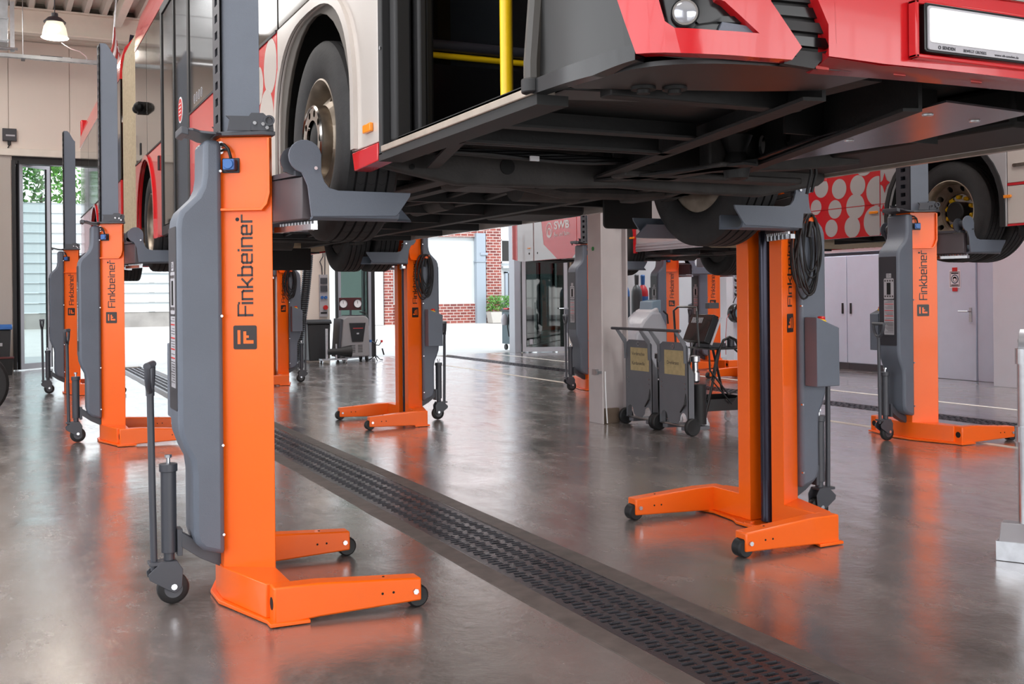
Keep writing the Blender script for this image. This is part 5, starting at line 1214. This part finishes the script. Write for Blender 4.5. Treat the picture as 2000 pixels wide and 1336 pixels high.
# grey hydraulic trolleys with paper notices
def trolley(y0, lab, lines):
    t = thing('hydraulic_trolley', lab, 'trolley', (6.03, y0+.25, 0)); L = .50; Bp = MB()
    # back plate in the YZ plane with two wheel cut-outs
    o = [(-.25, .09), (-.23, .09)]+[(-.165+.06*cos(a), .14+.075*sin(a)) for a in [pi-pi*i/8 for i in range(9)]]+[(-.06, .10), (.06, .10)]+[(.165+.06*cos(a), .14+.075*sin(a)) for a in [pi-pi*i/8 for i in range(9)]]+[(.23, .09), (.25, .09), (.25, .86), (.18, .90), (-.18, .90), (-.25, .86)]
    Bp.prism(o, 0, .006, 'yz'); bp_ = Bp.build('back_plate', 'trolleygrey', t, smooth=False)
    for s in (-1, 1):
        MB().prism([(0, .09), (.07, .09), (.07, .60), (.0, .72)], s*.247-.003, s*.247+.003, 'xz').build('side_flange', 'trolleygrey', t, smooth=False)
        MB().prism([(.0, .70), (-.005, .90), (-.12, 1.03), (-.14, 1.01), (-.035, .86), (-.03, .70)], s*.225-.004, s*.225+.004, 'xz').build('handle_bracket', 'trolleygrey', t, smooth=False)
        MB().lathe([(.03, -.02), (.075, -.025), (.085, -.015), (.085, .015), (.075, .025), (.03, .02)], (.02, s*.285, .085), 'y', 24).build('wheel', 'black', t)
    MB().cyl((.02, -.30, .085), (.02, .30, .085), .012).build('axle', 'steel', t)
    h = MB().cyl((-.13, -.31, 1.02), (-.13, .31, 1.02), .015).build('push_handle', 'dgrey', t)
    MB().box(-.003, .0, -.20, .15, .58, .82).build('notice', 'paper', t, smooth=False, label='kraft paper notice behind film')
    for i, (s_, wd) in enumerate(lines):
        textmesh(s_, wd, .035, 'anth', t, planemtx((-.0032, .12 if len(lines) > 1 else .10, .74-.1*i if len(lines) > 1 else .68), (0, -1, 0), (0, 0, 1)), 'notice_text', .0006)
    MB().lathe([(.016, 0), (.016, .003), (.024, .003), (.024, 0)], (-.004, 0, .86), 'x', 16, close=True).build('hook_hole', 'steel', t)
    bo = MB()
    for y in (-.2, .2):
        for z in (.45, .50): MB().cyl((-.006, y, z), (.0, y, z), .007, 8).build('bolt', 'zinc', t)
    MB().cyl((.21, -.13, .09), (.21, -.13, .48), .075, 20).build('oil_tank', 'black', t)
    MB().lathe([(.03, .50), (.045, .52), (.045, .60), (.03, .62), (.03, .70), (.05, .71), (.05, .76), (.02, .77)], (.17, -.13, 0), 'z', 16).build('pump', 'steel', t)
    MB().box(.005, .29, -.20, -.12, .04, .075).box(.005, .27, .12, .20, .04, .075).box(.03, .12, -.2, .2, .07, .09).build('base_fork', 'trolleygrey', t, bevel=.003)
    MB().tube([(.02, -.20, .45), (-.02, -.22, .30), (.0, -.12, .22), (.1, .05, .20), (.18, -.1, .30), (.2, -.18, .40)], .009).build('hose', 'black', t)
    return t
trolley(9.17, 'grey hydraulic trolley nearest the pale column, paper notice with two lines', (('Vorderachse', .24), ('Kardanwelle', .24)))
trolley(8.54, 'grey hydraulic trolley beside the black diagnostic cart, paper notice with one line', (('Drehkranz', .20),))
# black diagnostic cart
t = thing('diagnostic_cart', 'black tubular diagnostic cart with tilted screen and lower tray behind the grey trolleys', 'cart', (6.78, 9.1, 0), -.1)
for s in (-1, 1):
    y = s*.27
    pts = [(-.30, y, .10), (-.22, y, .40), (-.12, y, .80), (-.07, y, .90), (0, y, .93), (.07, y, .90), (.12, y, .80), (.22, y, .40), (.29, y, .10)]
    MB().tube(pts, .014, 10).build('side_frame', 'blackpaint', t)
for x, y in ((-.30, -.27), (.29, -.27), (-.30, .27), (.29, .27)):
    c = MB().box(x-.02, x+.02, y-.02, y+.02, .09, .12).box(x-.012, x+.03, y-.018, y-.014, .04, .1).box(x-.012, x+.03, y+.014, y+.018, .04, .1).build('caster', 'steel', t)
    MB().lathe([(.01, -.012), (.04, -.012), (.046, 0), (.04, .012), (.01, .012)], (x+.012, y, .046), 'y', 18).build('caster_wheel', 'label', c)
MB().box(-.27, .27, -.26, .26, .18, .19).box(-.27, -.26, -.26, .26, .19, .30).box(.26, .27, -.26, .26, .19, .30).box(-.27, .27, -.26, -.25, .19, .30).box(-.27, .27, .25, .26, .19, .30).build('tray', 'blackpaint', t, smooth=False)
MB().box(-.20, .42, -.24, .24, .80, .815).build('keyboard_shelf', 'blackpaint', t, bevel=.004)
MB().tube([(.42, -.24, .81), (.46, -.2, .83), (.46, .2, .83), (.42, .24, .81)], .012).build('shelf_rail', 'blackpaint', t)
tilt = lambda x, y, z: (x*cos(.45)-(z-1.08)*sin(.45)-.10, y, 1.08+x*sin(.45)*-1+(z-1.08)*cos(.45))
def tb(m): return m.xf(lambda x, y, z: ((x*cos(-.4)-(z-1.0)*sin(-.4))-.18, y, 1.0+x*sin(-.4)+(z-1.0)*cos(-.4)))
sc = tb(MB().box(-.04, .03, -.22, .22, .86, 1.16)).build('screen_unit', 'blackgloss', t, bevel=.006)
tb(MB().box(.03, .055, -.20, .20, .88, 1.14)).build('vent_back', 'anth', sc)
tb(MB().box(.035, .058, -.232, -.222, .86, 1.16)).build('side_bezel', 'label', sc)
v = MB()
for i in range(9): v.box(-.045, -.042, -.05+.025*i, -.04+.025*i, 1.06, 1.12)
tb(v).build('vent_slots', 'label', sc)
MB().tube([(-.34, -.24, .84), (-.36, -.24, 1.2), (-.33, -.2, 1.24), (-.33, .2, 1.24), (-.36, .24, 1.2), (-.34, .24, .84)], .012).build('screen_frame', 'blackpaint', t)
MB().tube([(-.2, -.2, .8), (-.25, -.3, .6), (-.05, -.32, .35), (.15, -.3, .42), (.2, -.25, .7), (.1, -.2, .80)], .01).tube([(-.1, -.2, .8), (-.22, -.28, .5), (.0, -.3, .25), (.22, -.28, .45), (.26, -.2, .8)], .008).build('cable_bundle', 'black', t)
MB().box(-.15, .05, -.12, .12, .815, .86).cyl((.18, 0, .815), (.18, 0, .90), .04).build('connector_box', 'anth', t, bevel=.004)
MB().box(-.10, .02, -.04, .04, 1.22, 1.28).build('scan_head', 'dgrey', t, bevel=.004)
# shrouded machine behind the trolleys
t = thing('wrapped_machine', 'pale workshop machine wrapped in clear film behind the grey trolleys', 'machine', (7.75, 12.0, 0))
MB().prism([(.22, .12), (-.22, .12), (-.22, .8), (-.1, 1.0), (.02, 1.16), (.12, 1.2), (.22, .9)], -.2, .2, 'xz').build('housing', 'label', t, bevel=.02)
MB().prism([(.20, 1.14), (.04, 1.10), (.06, 1.28), (.20, 1.30)], -.15, .15, 'xz').build('display_head', mat('display_grey', (120, 140, 156), .3), t, bevel=.01)
MB().prism([(.25, .3), (-.25, .3), (-.25, .84), (-.12, 1.04), (.0, 1.14), (.14, 1.14), (.24, .95)], -.23, .23, 'xz').build('film_wrap', 'film', t, bevel=.03)
MB().tube([(.2, -.2, 1.15), (.26, -.2, 1.1), (.27, -.2, .98)], .012).build('lever', 'black', t)
for x in (-.16, .16):
    for y in (-.14, .14): MB().cyl((x-.02, y, .06), (x+.02, y, .06), .06, 16).build('caster', 'black', t)
# gas cylinders
def gas(x, y, m1, m2, lab, h=1.45):
    t = thing('gas_cylinder', lab, 'gas cylinder', (x, y, 0))
    MB().lathe([(.09, 0), (.105, .02), (.105, h-.12)], (0, 0, 0), 'z', 20).build('bottle', m1, t)
    MB().lathe([(.105, h-.12), (.10, h-.02), (.07, h+.06), (.035, h+.10)], (0, 0, 0), 'z', 20).build('shoulder', m2, t)
    MB().lathe([(.035, h+.10), (.04, h+.12), (.045, h+.28), (.03, h+.30)], (0, 0, 0), 'z', 14).build('valve_cap', m1, t)
gas(11.05, 17.3, 'gasgrey', 'gasgrey', 'dark grey gas cylinder left of the blue one behind the pale column')
gas(11.35, 17.55, 'gasblue', 'gasred', 'blue gas cylinder with red shoulder and blue cap')
gas(11.12, 17.85, 'gasgrey', 'gasblue', 'gas cylinder standing behind the dark grey one, blue shoulder')
t = thing('pressure_regulator', 'small gas regulator gauges hanging beside the blue gas cylinder', 'regulator', (11.62, 17.55, 1.45))
MB().cyl((-.05, 0, 0), (-.05, -.03, 0), .035).cyl((.05, 0, .02), (.05, -.03, .02), .035).box(-.06, .06, -.01, .02, -.03, .0).build('gauges', 'black', t)
MB().tube([(0, 0, 0), (.04, 0, -.2), (.02, 0, -.5), (.05, 0, -.7)], .01).build('gas_hose', 'black', t)
MB().box(-.1, .1, .02, .04, -1.45, .05).build('bracket', 'dgrey', t)
# post with cable reel
t = thing('cable_reel', 'black spring cable reel with blue face hanging on the white post', 'cable reel', (13.10, 16.88, .98))
o_ = box(13.08, 13.36, 16.98, 17.2, 0, CZ-.01).build('reel_post', 'wallwhite', bevel=.005); tag(o_, 'white square post that carries the black cable reel', 'post')
MB().cyl((0, .09, 0), (0, -.08, 0), .185, 32).build('drum', 'blackgloss', t, bevel=.02)
MB().cyl((0.01, -.08, 0), (0.01, -.09, 0), .12, 28).build('face_plate', mat('reel_blue', (96, 128, 140), .4), t)
MB().box(-.07, .09, -.095, -.09, -.02, .04).build('name_band', 'black', t)
MB().box(-.21, -.16, -.04, .0, .0, .06).build('outlet', 'black', t)
MB().tube([(-.17, -.02, .05), (-.27, -.02, -.1), (-.3, -.02, -.45), (-.3, -.02, -.8)], .006).build('lead', mat('lead_red', (170, 60, 50), .5), t)
MB().tube([(.02, -.02, -.18), (.06, -.02, -.5), (.18, -.02, -.85), (.3, -.02, -.97)], .009).build('cable', 'black', t)
t = thing('socket_column', 'dark stacked sockets above the cable reel on the white post', 'sockets', (13.12, 16.92, 1.3))
for i in range(4): MB().cyl((0, 0, .05+.14*i), (-.04, -.06, .10+.14*i), .045, 14).build('socket', 'anth', t)
MB().tube([(-.02, -.05, .05), (-.1, -.06, -.05), (-.12, -.04, -.12)], .01).build('plug_lead', 'black', t)
# black wheelie bin
def bin_(x, y, h, w_, lab, lid, rz=0, d=.5):
    t = thing('waste_bin', lab, 'bin', (x, y, 0), rz)
    MB().prism([(-w_/2*.86, .04), (w_/2*.86, .04), (w_/2, h*.9), (-w_/2, h*.9)], -d/2, d/2, 'xz').build('body', 'binblack', t, bevel=.02)
    MB().prism([(-d/2-.03, h*.9), (d/2+.01, h*.9), (d/2+.01, h*.94), (d/4, h), (-d/2+.04, h), (-d/2-.03, h*.95)], -w_/2-.02, w_/2+.02, 'yz').build('lid', lid, t, bevel=.012)
    for s in (-1, 1): MB().cyl((s*w_*.33, d/2, .07), (s*w_*.42, d/2, .07), .07, 16).build('wheel', 'black', t)
    return t
bin_(6.14, 22.2, .90, .50, 'black wheelie bin with closed lid beside the grey service unit', 'binblack')
b1 = bin_(.02, 22.35, .92, .52, 'black wheelie bin with bright blue lid at the left edge', 'blue')
MB().box(.03, .11, -.262, -.25, .52, .58).build('bin_label', 'label', b1)
t = thing('tool_crate', 'small dark crate standing between the blue lidded bin and the gate leaf', 'crate', (.17, 21.9, 0))
MB().prism([(-.12, 0), (.12, 0), (.14, .3), (-.14, .3)], -.12, .12, 'xz').build('crate_body', 'blackmat', t, bevel=.01)
MB().box(-.15, .15, -.13, .13, .30, .325).build('crate_rim', mat('rim_red', (90, 34, 34), .5), t)
# air conditioning service unit
t = thing('service_unit', 'grey air conditioning service unit on wheels with two red gauges', 'service unit', (6.93, 22.15, 0))
MB().prism([(-.36, .10), (.30, .10), (.28, .90), (.20, .97), (-.20, .97), (-.28, .90)], -.28, .25, 'xz').build('housing', 'acgrey', t, bevel=.025)
MB().prism([(-.16, .82), (.2, .82), (.14, .42), (-.10, .42)], -.295, -.281, 'xz').build('black_panel', 'blackgloss', t)
MB().box(-.08, .14, -.297, -.295, .70, .715).build('panel_print', mat('print_red', (190, 60, 60), .5), t)
MB().box(0, .05, -.297, -.295, .58, .61).build('panel_print', 'label', t)
MB().box(-.17, .21, -.26, .2, .972, .985).build('control_deck', 'anth', t, bevel=.004)
for i in range(5):
    for x in (-.08, .08): MB().box(x-.05, x+.05, -.286, -.281, .2+.035*i, .21+.035*i).build('vent_slot', 'blackgloss', t)
g = MB().box(-.26, .24, .10, .13, 1.09, 1.36).build('gauge_board', mat('board_darkred', (70, 20, 24), .3), t, bevel=.006)
for s in (-.17, .15):
    MB().cyl((s, .10, 1.23), (s, .09, 1.23), .085, 24).build('gauge_face', 'white', g); MB().lathe([(.085, .085), (.085, .075), (.095, .075), (.095, .1)], (s, 0, 1.23), 'y', 24, close=True).build('gauge_ring', 'anth', g)
    MB().box(s-.004, s+.004, .085, .089, 1.23, 1.29).build('needle', 'black', g)
MB().box(-.02, .02, .11, .13, .97, 1.1).build('board_post', 'dgrey', t)
MB().tube([(.2, .1, 1.05), (.3, 0, 1.03), (.33, -.1, .9), (.32, -.12, .75)], .014).build('hose', 'black', t)
MB().prism([(-.40, .1), (-.36, .1), (-.28, .9), (-.34, .92)], -.25, .25, 'xz').build('side_rail', 'dgrey', t, bevel=.006)
for x in (-.27, .24):
    for y in (-.22, .2): MB().cyl((x-.02, y, .06), (x+.02, y, .06), .06, 16).build('caster', 'black', t)
# exhaust nozzle dolly
t = thing('exhaust_dolly', 'low chrome dolly with a black exhaust nozzle before the grey service unit', 'dolly', (6.35, 21.55, 0))
MB().box(-.3, .25, -.12, .12, .07, .10).build('deck', 'steel', t); MB().box(-.19, -.14, -.02, .02, .1, .72).build('post', 'steel', t, bevel=.004)
MB().box(.02, .05, -.02, .02, .1, .4).build('post', 'steel', t)
MB().lathe([(.06, -.2), (.07, 0), (.11, .2), (.13, .3), (.115, .29), (.05, 0)], (0, 0, 0), 'x', 24).xf(lambda x, y, z: (x+.05, y, z+.24)).build('nozzle', 'black', t)
for x, y in ((-.27, -.1), (.22, -.1), (-.27, .1), (.22, .1)): MB().cyl((x-.012, y, .035), (x+.012, y, .035), .035, 14).build('caster', 'steel', t)
# small tripod stand
t = thing('tripod_stand', 'small black tripod stand with clamps in the gateway, right of the service unit', 'stand', (7.36, 21.9, 0))
for k in range(3):
    a = 2*pi*k/3+.4; MB().tube([(0, 0, .12), (.13*cos(a), .13*sin(a), .02), (.2*cos(a), .2*sin(a), .012)], .011, 8).build('leg', 'blackpaint', t)
MB().cyl((0, 0, .06), (0, 0, .36), .014).build('pole', 'blackpaint', t)
MB().tube([(0, 0, .34), (-.05, 0, .40), (-.11, 0, .43)], .012).tube([(0, 0, .34), (.08, 0, .33), (.14, 0, .41)], .012).tube([(0, 0, .36), (.04, 0, .46)], .011).build('clamp_arm', 'blackpaint', t)
MB().box(-.13, -.09, -.02, .02, .40, .45).build('clamp', 'blue', t); MB().box(.12, .16, -.02, .02, .39, .44).build('clamp', 'red', t)
MB().cyl((.15, 0, .26), (.19, 0, .12), .016).build('grip', 'blackpaint', t)
# exhaust hose hanging by the pier
m = MB(); pts = []
for i in range(140):
    u = i/139; pts.append((5.74-.34*u**1.7, 21.2, 2.7-2.698*u))
P_ = [Vector(p) for p in pts]; vs = []
nn = 12
for i, p in enumerate(P_):
    r_ = .105 if i % 2 else .088
    vs += [(p.x+r_*cos(2*pi*k/nn), p.y+r_*sin(2*pi*k/nn), p.z) for k in range(nn)]
m.add(vs, [(i*nn+k, i*nn+(k+1) % nn, (i+1)*nn+(k+1) % nn, (i+1)*nn+k) for i in range(len(P_)-1) for k in range(nn)]+[tuple(range(nn)), tuple(range(139*nn, 140*nn))])
o = m.build('exhaust_hose', mat('hose_black', (40, 42, 46), .35), smooth=False); tag(o, 'thick ribbed black exhaust hose hanging beside the pier between the gates', 'hose')
# sockets on the pier
t = thing('socket_strip', 'vertical strip of grey, blue and red power sockets on the pier between the gates', 'sockets', (6.50, WY-.01, .95))
MB().box(-.09, .09, -.05, 0, .0, .92).build('backboard', 'label', t)
for z in (.72, .55): MB().box(-.075, .075, -.09, -.05, z, z+.13).build('switch_box', 'dgrey', t, bevel=.006)
for s in (-.04, .04): MB().cyl((s, -.05, .42), (s, -.09, .42), .034).build('socket_blue', 'blue', t)
MB().cyl((.03, -.05, .2), (.03, -.11, .2), .05).build('socket_red', 'red', t); MB().box(-.07, .07, -.056, -.05, .06, .1).build('marking', 'black', t)
MB().tube([(-.02, -.02, .92), (-.03, -.03, 1.1), (-.08, -.05, 1.2), (.0, -.03, 1.32), (.0, -.02, 1.7)], .012).tube([(.04, -.02, .92), (.05, -.03, 1.8)], .01).build('conduit', 'dgrey', t)
t = thing('yellow_notice', 'small yellow notice on the pier behind the hanging exhaust hose', 'notice', (6.02, WY-.012, .62)); MB().box(-.02, .10, -.01, 0, 0, .26).build('plate', 'yellow', t)
# lashing straps by the far gate leaf
t = thing('lashing_straps', 'brown straps and ropes hanging on the wall beside the dark gate leaf', 'straps', (12.68, WY-.02, .6))
for i in range(5): MB().tube([(-.10+.05*i, -.03, 1.75), (-.13+.055*i, -.05, 1.2), (-.10+.05*i, -.04, .4+.1*(i % 2)), (-.07+.05*i, -.05, 1.0), (-.08+.05*i, -.03, 1.75)], .017, 6).build('strap', mat('strap%d' % i, [(120, 100, 84), (60, 44, 40), (150, 130, 110), (80, 60, 54), (134, 112, 92)][i], .8), t)
MB().cyl((0, 0, 1.78), (0, -.10, 1.78), .05).build('hook_knob', 'anth', t)
# tool trolley in the yard
t = thing('tool_trolley', 'teal tool trolley with rows of drawers and rags on top, just outside the gate', 'tool trolley', (11.86, 24.1, 0))
MB().box(-.33, .33, -.25, .25, .16, .98).build('cabinet_body', 'teal', t, bevel=.01)
for i in range(7): MB().box(-.16, .32, -.268, -.251, .30+.088*i, .36+.088*i).build('drawer', 'frame', t, bevel=.003)
MB().box(-.36, .36, -.28, .28, .98, 1.02).build('worktop', 'anth', t)
for i, (x, c) in enumerate(((-.3, 'red'), (-.15, 'white'), (0, 'label'), (.15, 'white'), (.26, 'red'))): MB().box(x-.06, x+.05, -.15, .1, 1.021, 1.06+.02*(i % 3)).build('rag', c, t, bevel=.01)
MB().lathe([(.001, .62), (.07, .64), (.09, .75), (.06, .88), (.02, .92)], (-.42, -.1, 0), 'z', 14).build('cloth_bag', 'label', t)
MB().tube([(-.35, -.2, .9), (-.4, -.22, .6), (-.36, -.22, .35)], .015).build('belt', 'black', t)
for x in (-.25, .25):
    for y in (-.18, .18): MB().cyl((x-.02, y, .075), (x+.02, y, .075), .075, 16).build('caster', 'black', t)
# chrome support stand at the right edge
t = thing('support_stand', 'aluminium support stand with ribbed foot at the right edge of the view', 'stand', (4.765, 3.79, 0), .55)
MB().cyl((0, 0, .16), (0, 0, 1.06), .033, 24).build('post', 'steel', t)
MB().lathe([(.033, 1.0), (.042, 1.0), (.042, 1.08), (.033, 1.08)], (0, 0, 0), 'z', 24).build('sleeve', 'steel', t)
MB().lathe([(.033, .60), (.044, .60), (.044, .68), (.033, .68)], (0, 0, 0), 'z', 24).build('sleeve', 'steel', t)
MB().prism([(-.06, 1.08), (.06, 1.08), (.02, 1.18), (-.02, 1.16), (-.055, 1.11)], -.02, .02, 'xz').cyl((-.02, -.025, 1.12), (-.02, .025, 1.12), .012).build('hinge_head', 'frame', t, bevel=.003)
MB().prism([(-.125, .10), (.125, .10), (.04, .18), (-.04, .18)], -.11, .11, 'xz').build('foot_top', 'frame', t, bevel=.004)
MB().box(-.118, .118, -.118, .118, .0, .10).build('foot_block', 'steel', t)
for i in range(7):
    x = -.125+i*.0385; MB().box(x, x+.02, -.125, .125, .0, .102).build('foot_rib', 'steel', t, bevel=.003)
for z in (.25, .13): MB().cyl((-.0, -.05, z), (0, -.03, z), .012, 10).build('bolt', 'zinc', t)
# loose tyre at the left edge
t = thing('loose_tyre', 'dark tyre standing upright, cut off by the left edge of the view', 'tyre', (-.25, 13.9, .40))
MB().lathe([(.25, -.09), (.3, -.11), (.37, -.10), (.40, -.06), (.40, .06), (.37, .10), (.3, .11), (.25, .09)], (0, 0, 0), 'y', 40, close=True).build('tyre', 'tyre', t)
MB().lathe([(.25, -.06), (.24, 0), (.25, .06), (.02, .02), (.02, -.02)], (0, 0, 0), 'y', 32).build('rim', 'rim', t)
# ---------------------------------------------------------------- upper left: lamp, tray, duct, flag, control box
t = thing('pendant_lamp', 'lit glass high bay lamp hanging under the roof at top left', 'lamp', (.885, 18.0, 5.45))
MB().lathe([(.19, .0), (.185, .05), (.165, .16), (.12, .25), (.08, .28)], (0, 0, 0), 'z', 32).build('glass_shade', mat('lamp_glass', (230, 226, 216), .15, trans=.3, emit=(255, 244, 226), estr=.3), t)
MB().lathe([(.195, -.005), (.205, .0), (.195, .012), (.185, .0)], (0, 0, 0), 'z', 32, close=True).build('rim_ring', mat('lamp_rim', (250, 250, 250), .2, emit=(255, 250, 240), estr=1.5), t)
MB().lathe([(.11, .265), (.16, .23), (.165, .245), (.10, .31), (.05, .33), (.05, .38), (.02, .39)], (0, 0, 0), 'z', 28).build('housing', 'anth', t)
MB().sphere((0, 0, .12), .06, 12).build('bulb', mat('bulb', (255, 250, 240), .3, emit=(255, 244, 220), estr=12.0), t)
MB().cyl((0, 0, .38), (0, 0, CZ-.48-5.45+.47), .008).build('suspension_cord', 'anth', t)
pl = bpy.data.lights.new('lamp_light', 'POINT'); pl.energy = 60; pl.color = (1, .93, .82); pl.shadow_soft_size = .1
po = bpy.data.objects.new('lamp_light', pl); COL.objects.link(po); po.location = (.885, 18.0, 5.3)
t = thing('cable_tray', 'perforated steel cable tray hanging below the roof beam at top left', 'cable tray', (1.2, 20.0, 5.50))
tr = MB(); x = -1.25
MB().box(-1.25, 3.2, -.06, -.057, 0, .06).box(-1.25, 3.2, .057, .06, 0, .06).build('tray_side', 'duct', t)
tr = MB()
for i in range(22):
    x = -1.25+i*.2; holed_cell(tr, sqpts(x, x+.2, -.06, .06), sqpts(x+.05, x+.15, -.02, .02), 0, .003, lambda u, v, w_: (u, v, w_))
tr.build('tray_floor', 'duct', t, smooth=False)
for x in (-.72, 1.45):
    MB().cyl((x, 0, -.03), (x, 0, CZ-5.5-.005), .007).build('hanger_rod', 'steel', t); MB().box(x-.03, x+.03, -.08, .08, -.03, -.003).build('hanger_clip', 'dgrey', t)
MB().box(-.45, .05, -.04, .04, .004, .075).build('ballast_box', 'anth', t); MB().box(-.1, .03, -.045, .045, .01, .07).build('ballast_label', 'white', t)
MB().tube([(.30, -.02, .06), (.24, -.5, .02), (.1, -1.2, -.06), (-.05, -1.45, -.08), (-.2, -1.72, -.06)], .008).build('lamp_lead', 'white', t)
t = thing('air_duct', 'galvanised ribbed ventilation duct at the top left corner', 'duct', (-.15, 18.0, 5.25))
MB().box(-.55, .37, -.3, .3, .0, CZ-5.25-.01).build('duct_body', 'duct', t, bevel=.004)
for i in range(5): MB().box(-.56, .385, -.315, .315, .02+.33*i, .045+.33*i).build('duct_flange', 'duct', t)
for i in range(9): MB().box(-.5+.1*i, -.47+.1*i, -.303, -.3, .06, 1.38).build('duct_rib', 'duct', t)
MB().tube([(-.5, -.45, -.12), (.5, -.45, -.12)], .02).box(.40, .46, -.4, -.3, -.14, .6).build('pipe', 'steel', t)
t = thing('wall_control_box', 'small dark control box with a cable on the end wall above the left gate', 'control box', (.30, WY-.045, 4.46))
MB().box(-.13, .12, -.08, 0, .0, .24).build('casing', 'anth', t, bevel=.008); MB().box(-.07, .09, -.082, -.08, .09, .12).build('strip', 'label', t)
MB().cyl((-.01, -.04, .0), (-.01, -.04, -.08), .03).tube([(-.01, -.04, -.08), (-.05, -.04, -.16), (-.2, -.04, -.2), (-.5, -.03, -.2)], .01).build('cable', 'black', t)
# draped flag behind the first bus
t = thing('hanging_flag', 'red and white striped flag with dark starred corner hanging above the bus roof', 'flag', (1.75, 17.0, 4.85))
for i in range(5):
    m = MB(); n_ = 10; vs = []
    for j in range(n_+1):
        u = j/n_; x = -.10+.05*sin(u*3)-.16*(1-u)+.0*i; z = .62*u*(1-.12*i)-.02*i; vs += [(x+.045*i*(1-u*.7), .03*sin(6*u+i), z), (x+.045*(i+1)*(1-u*.7), .03*sin(6*u+i+1), z-.012)]
    m.add(vs, [(2*j, 2*j+1, 2*j+3, 2*j+2) for j in range(n_)]); o = m.build('stripe', 'flagred' if i % 2 == 0 else 'white', t)
    sm = o.modifiers.new('thickness', 'SOLIDIFY'); sm.thickness = .004
c_ = MB().prism([(.10, .0), (.24, .1), (.27, .50), (.13, .52), (.08, .2)], -.02, -.012, 'xz').build('canton', 'flagblue', t)
for x, z in ((.14, .1), (.2, .16), (.15, .24), (.21, .30), (.16, .38), (.23, .44)): MB().cyl((x, -.021, z), (x, -.024, z), .017, 5).build('star', 'white', c_)
MB().cyl((-.14, .02, 0), (.0, .02, CZ-4.85-.01), .01).build('flag_rod', 'steel', t)
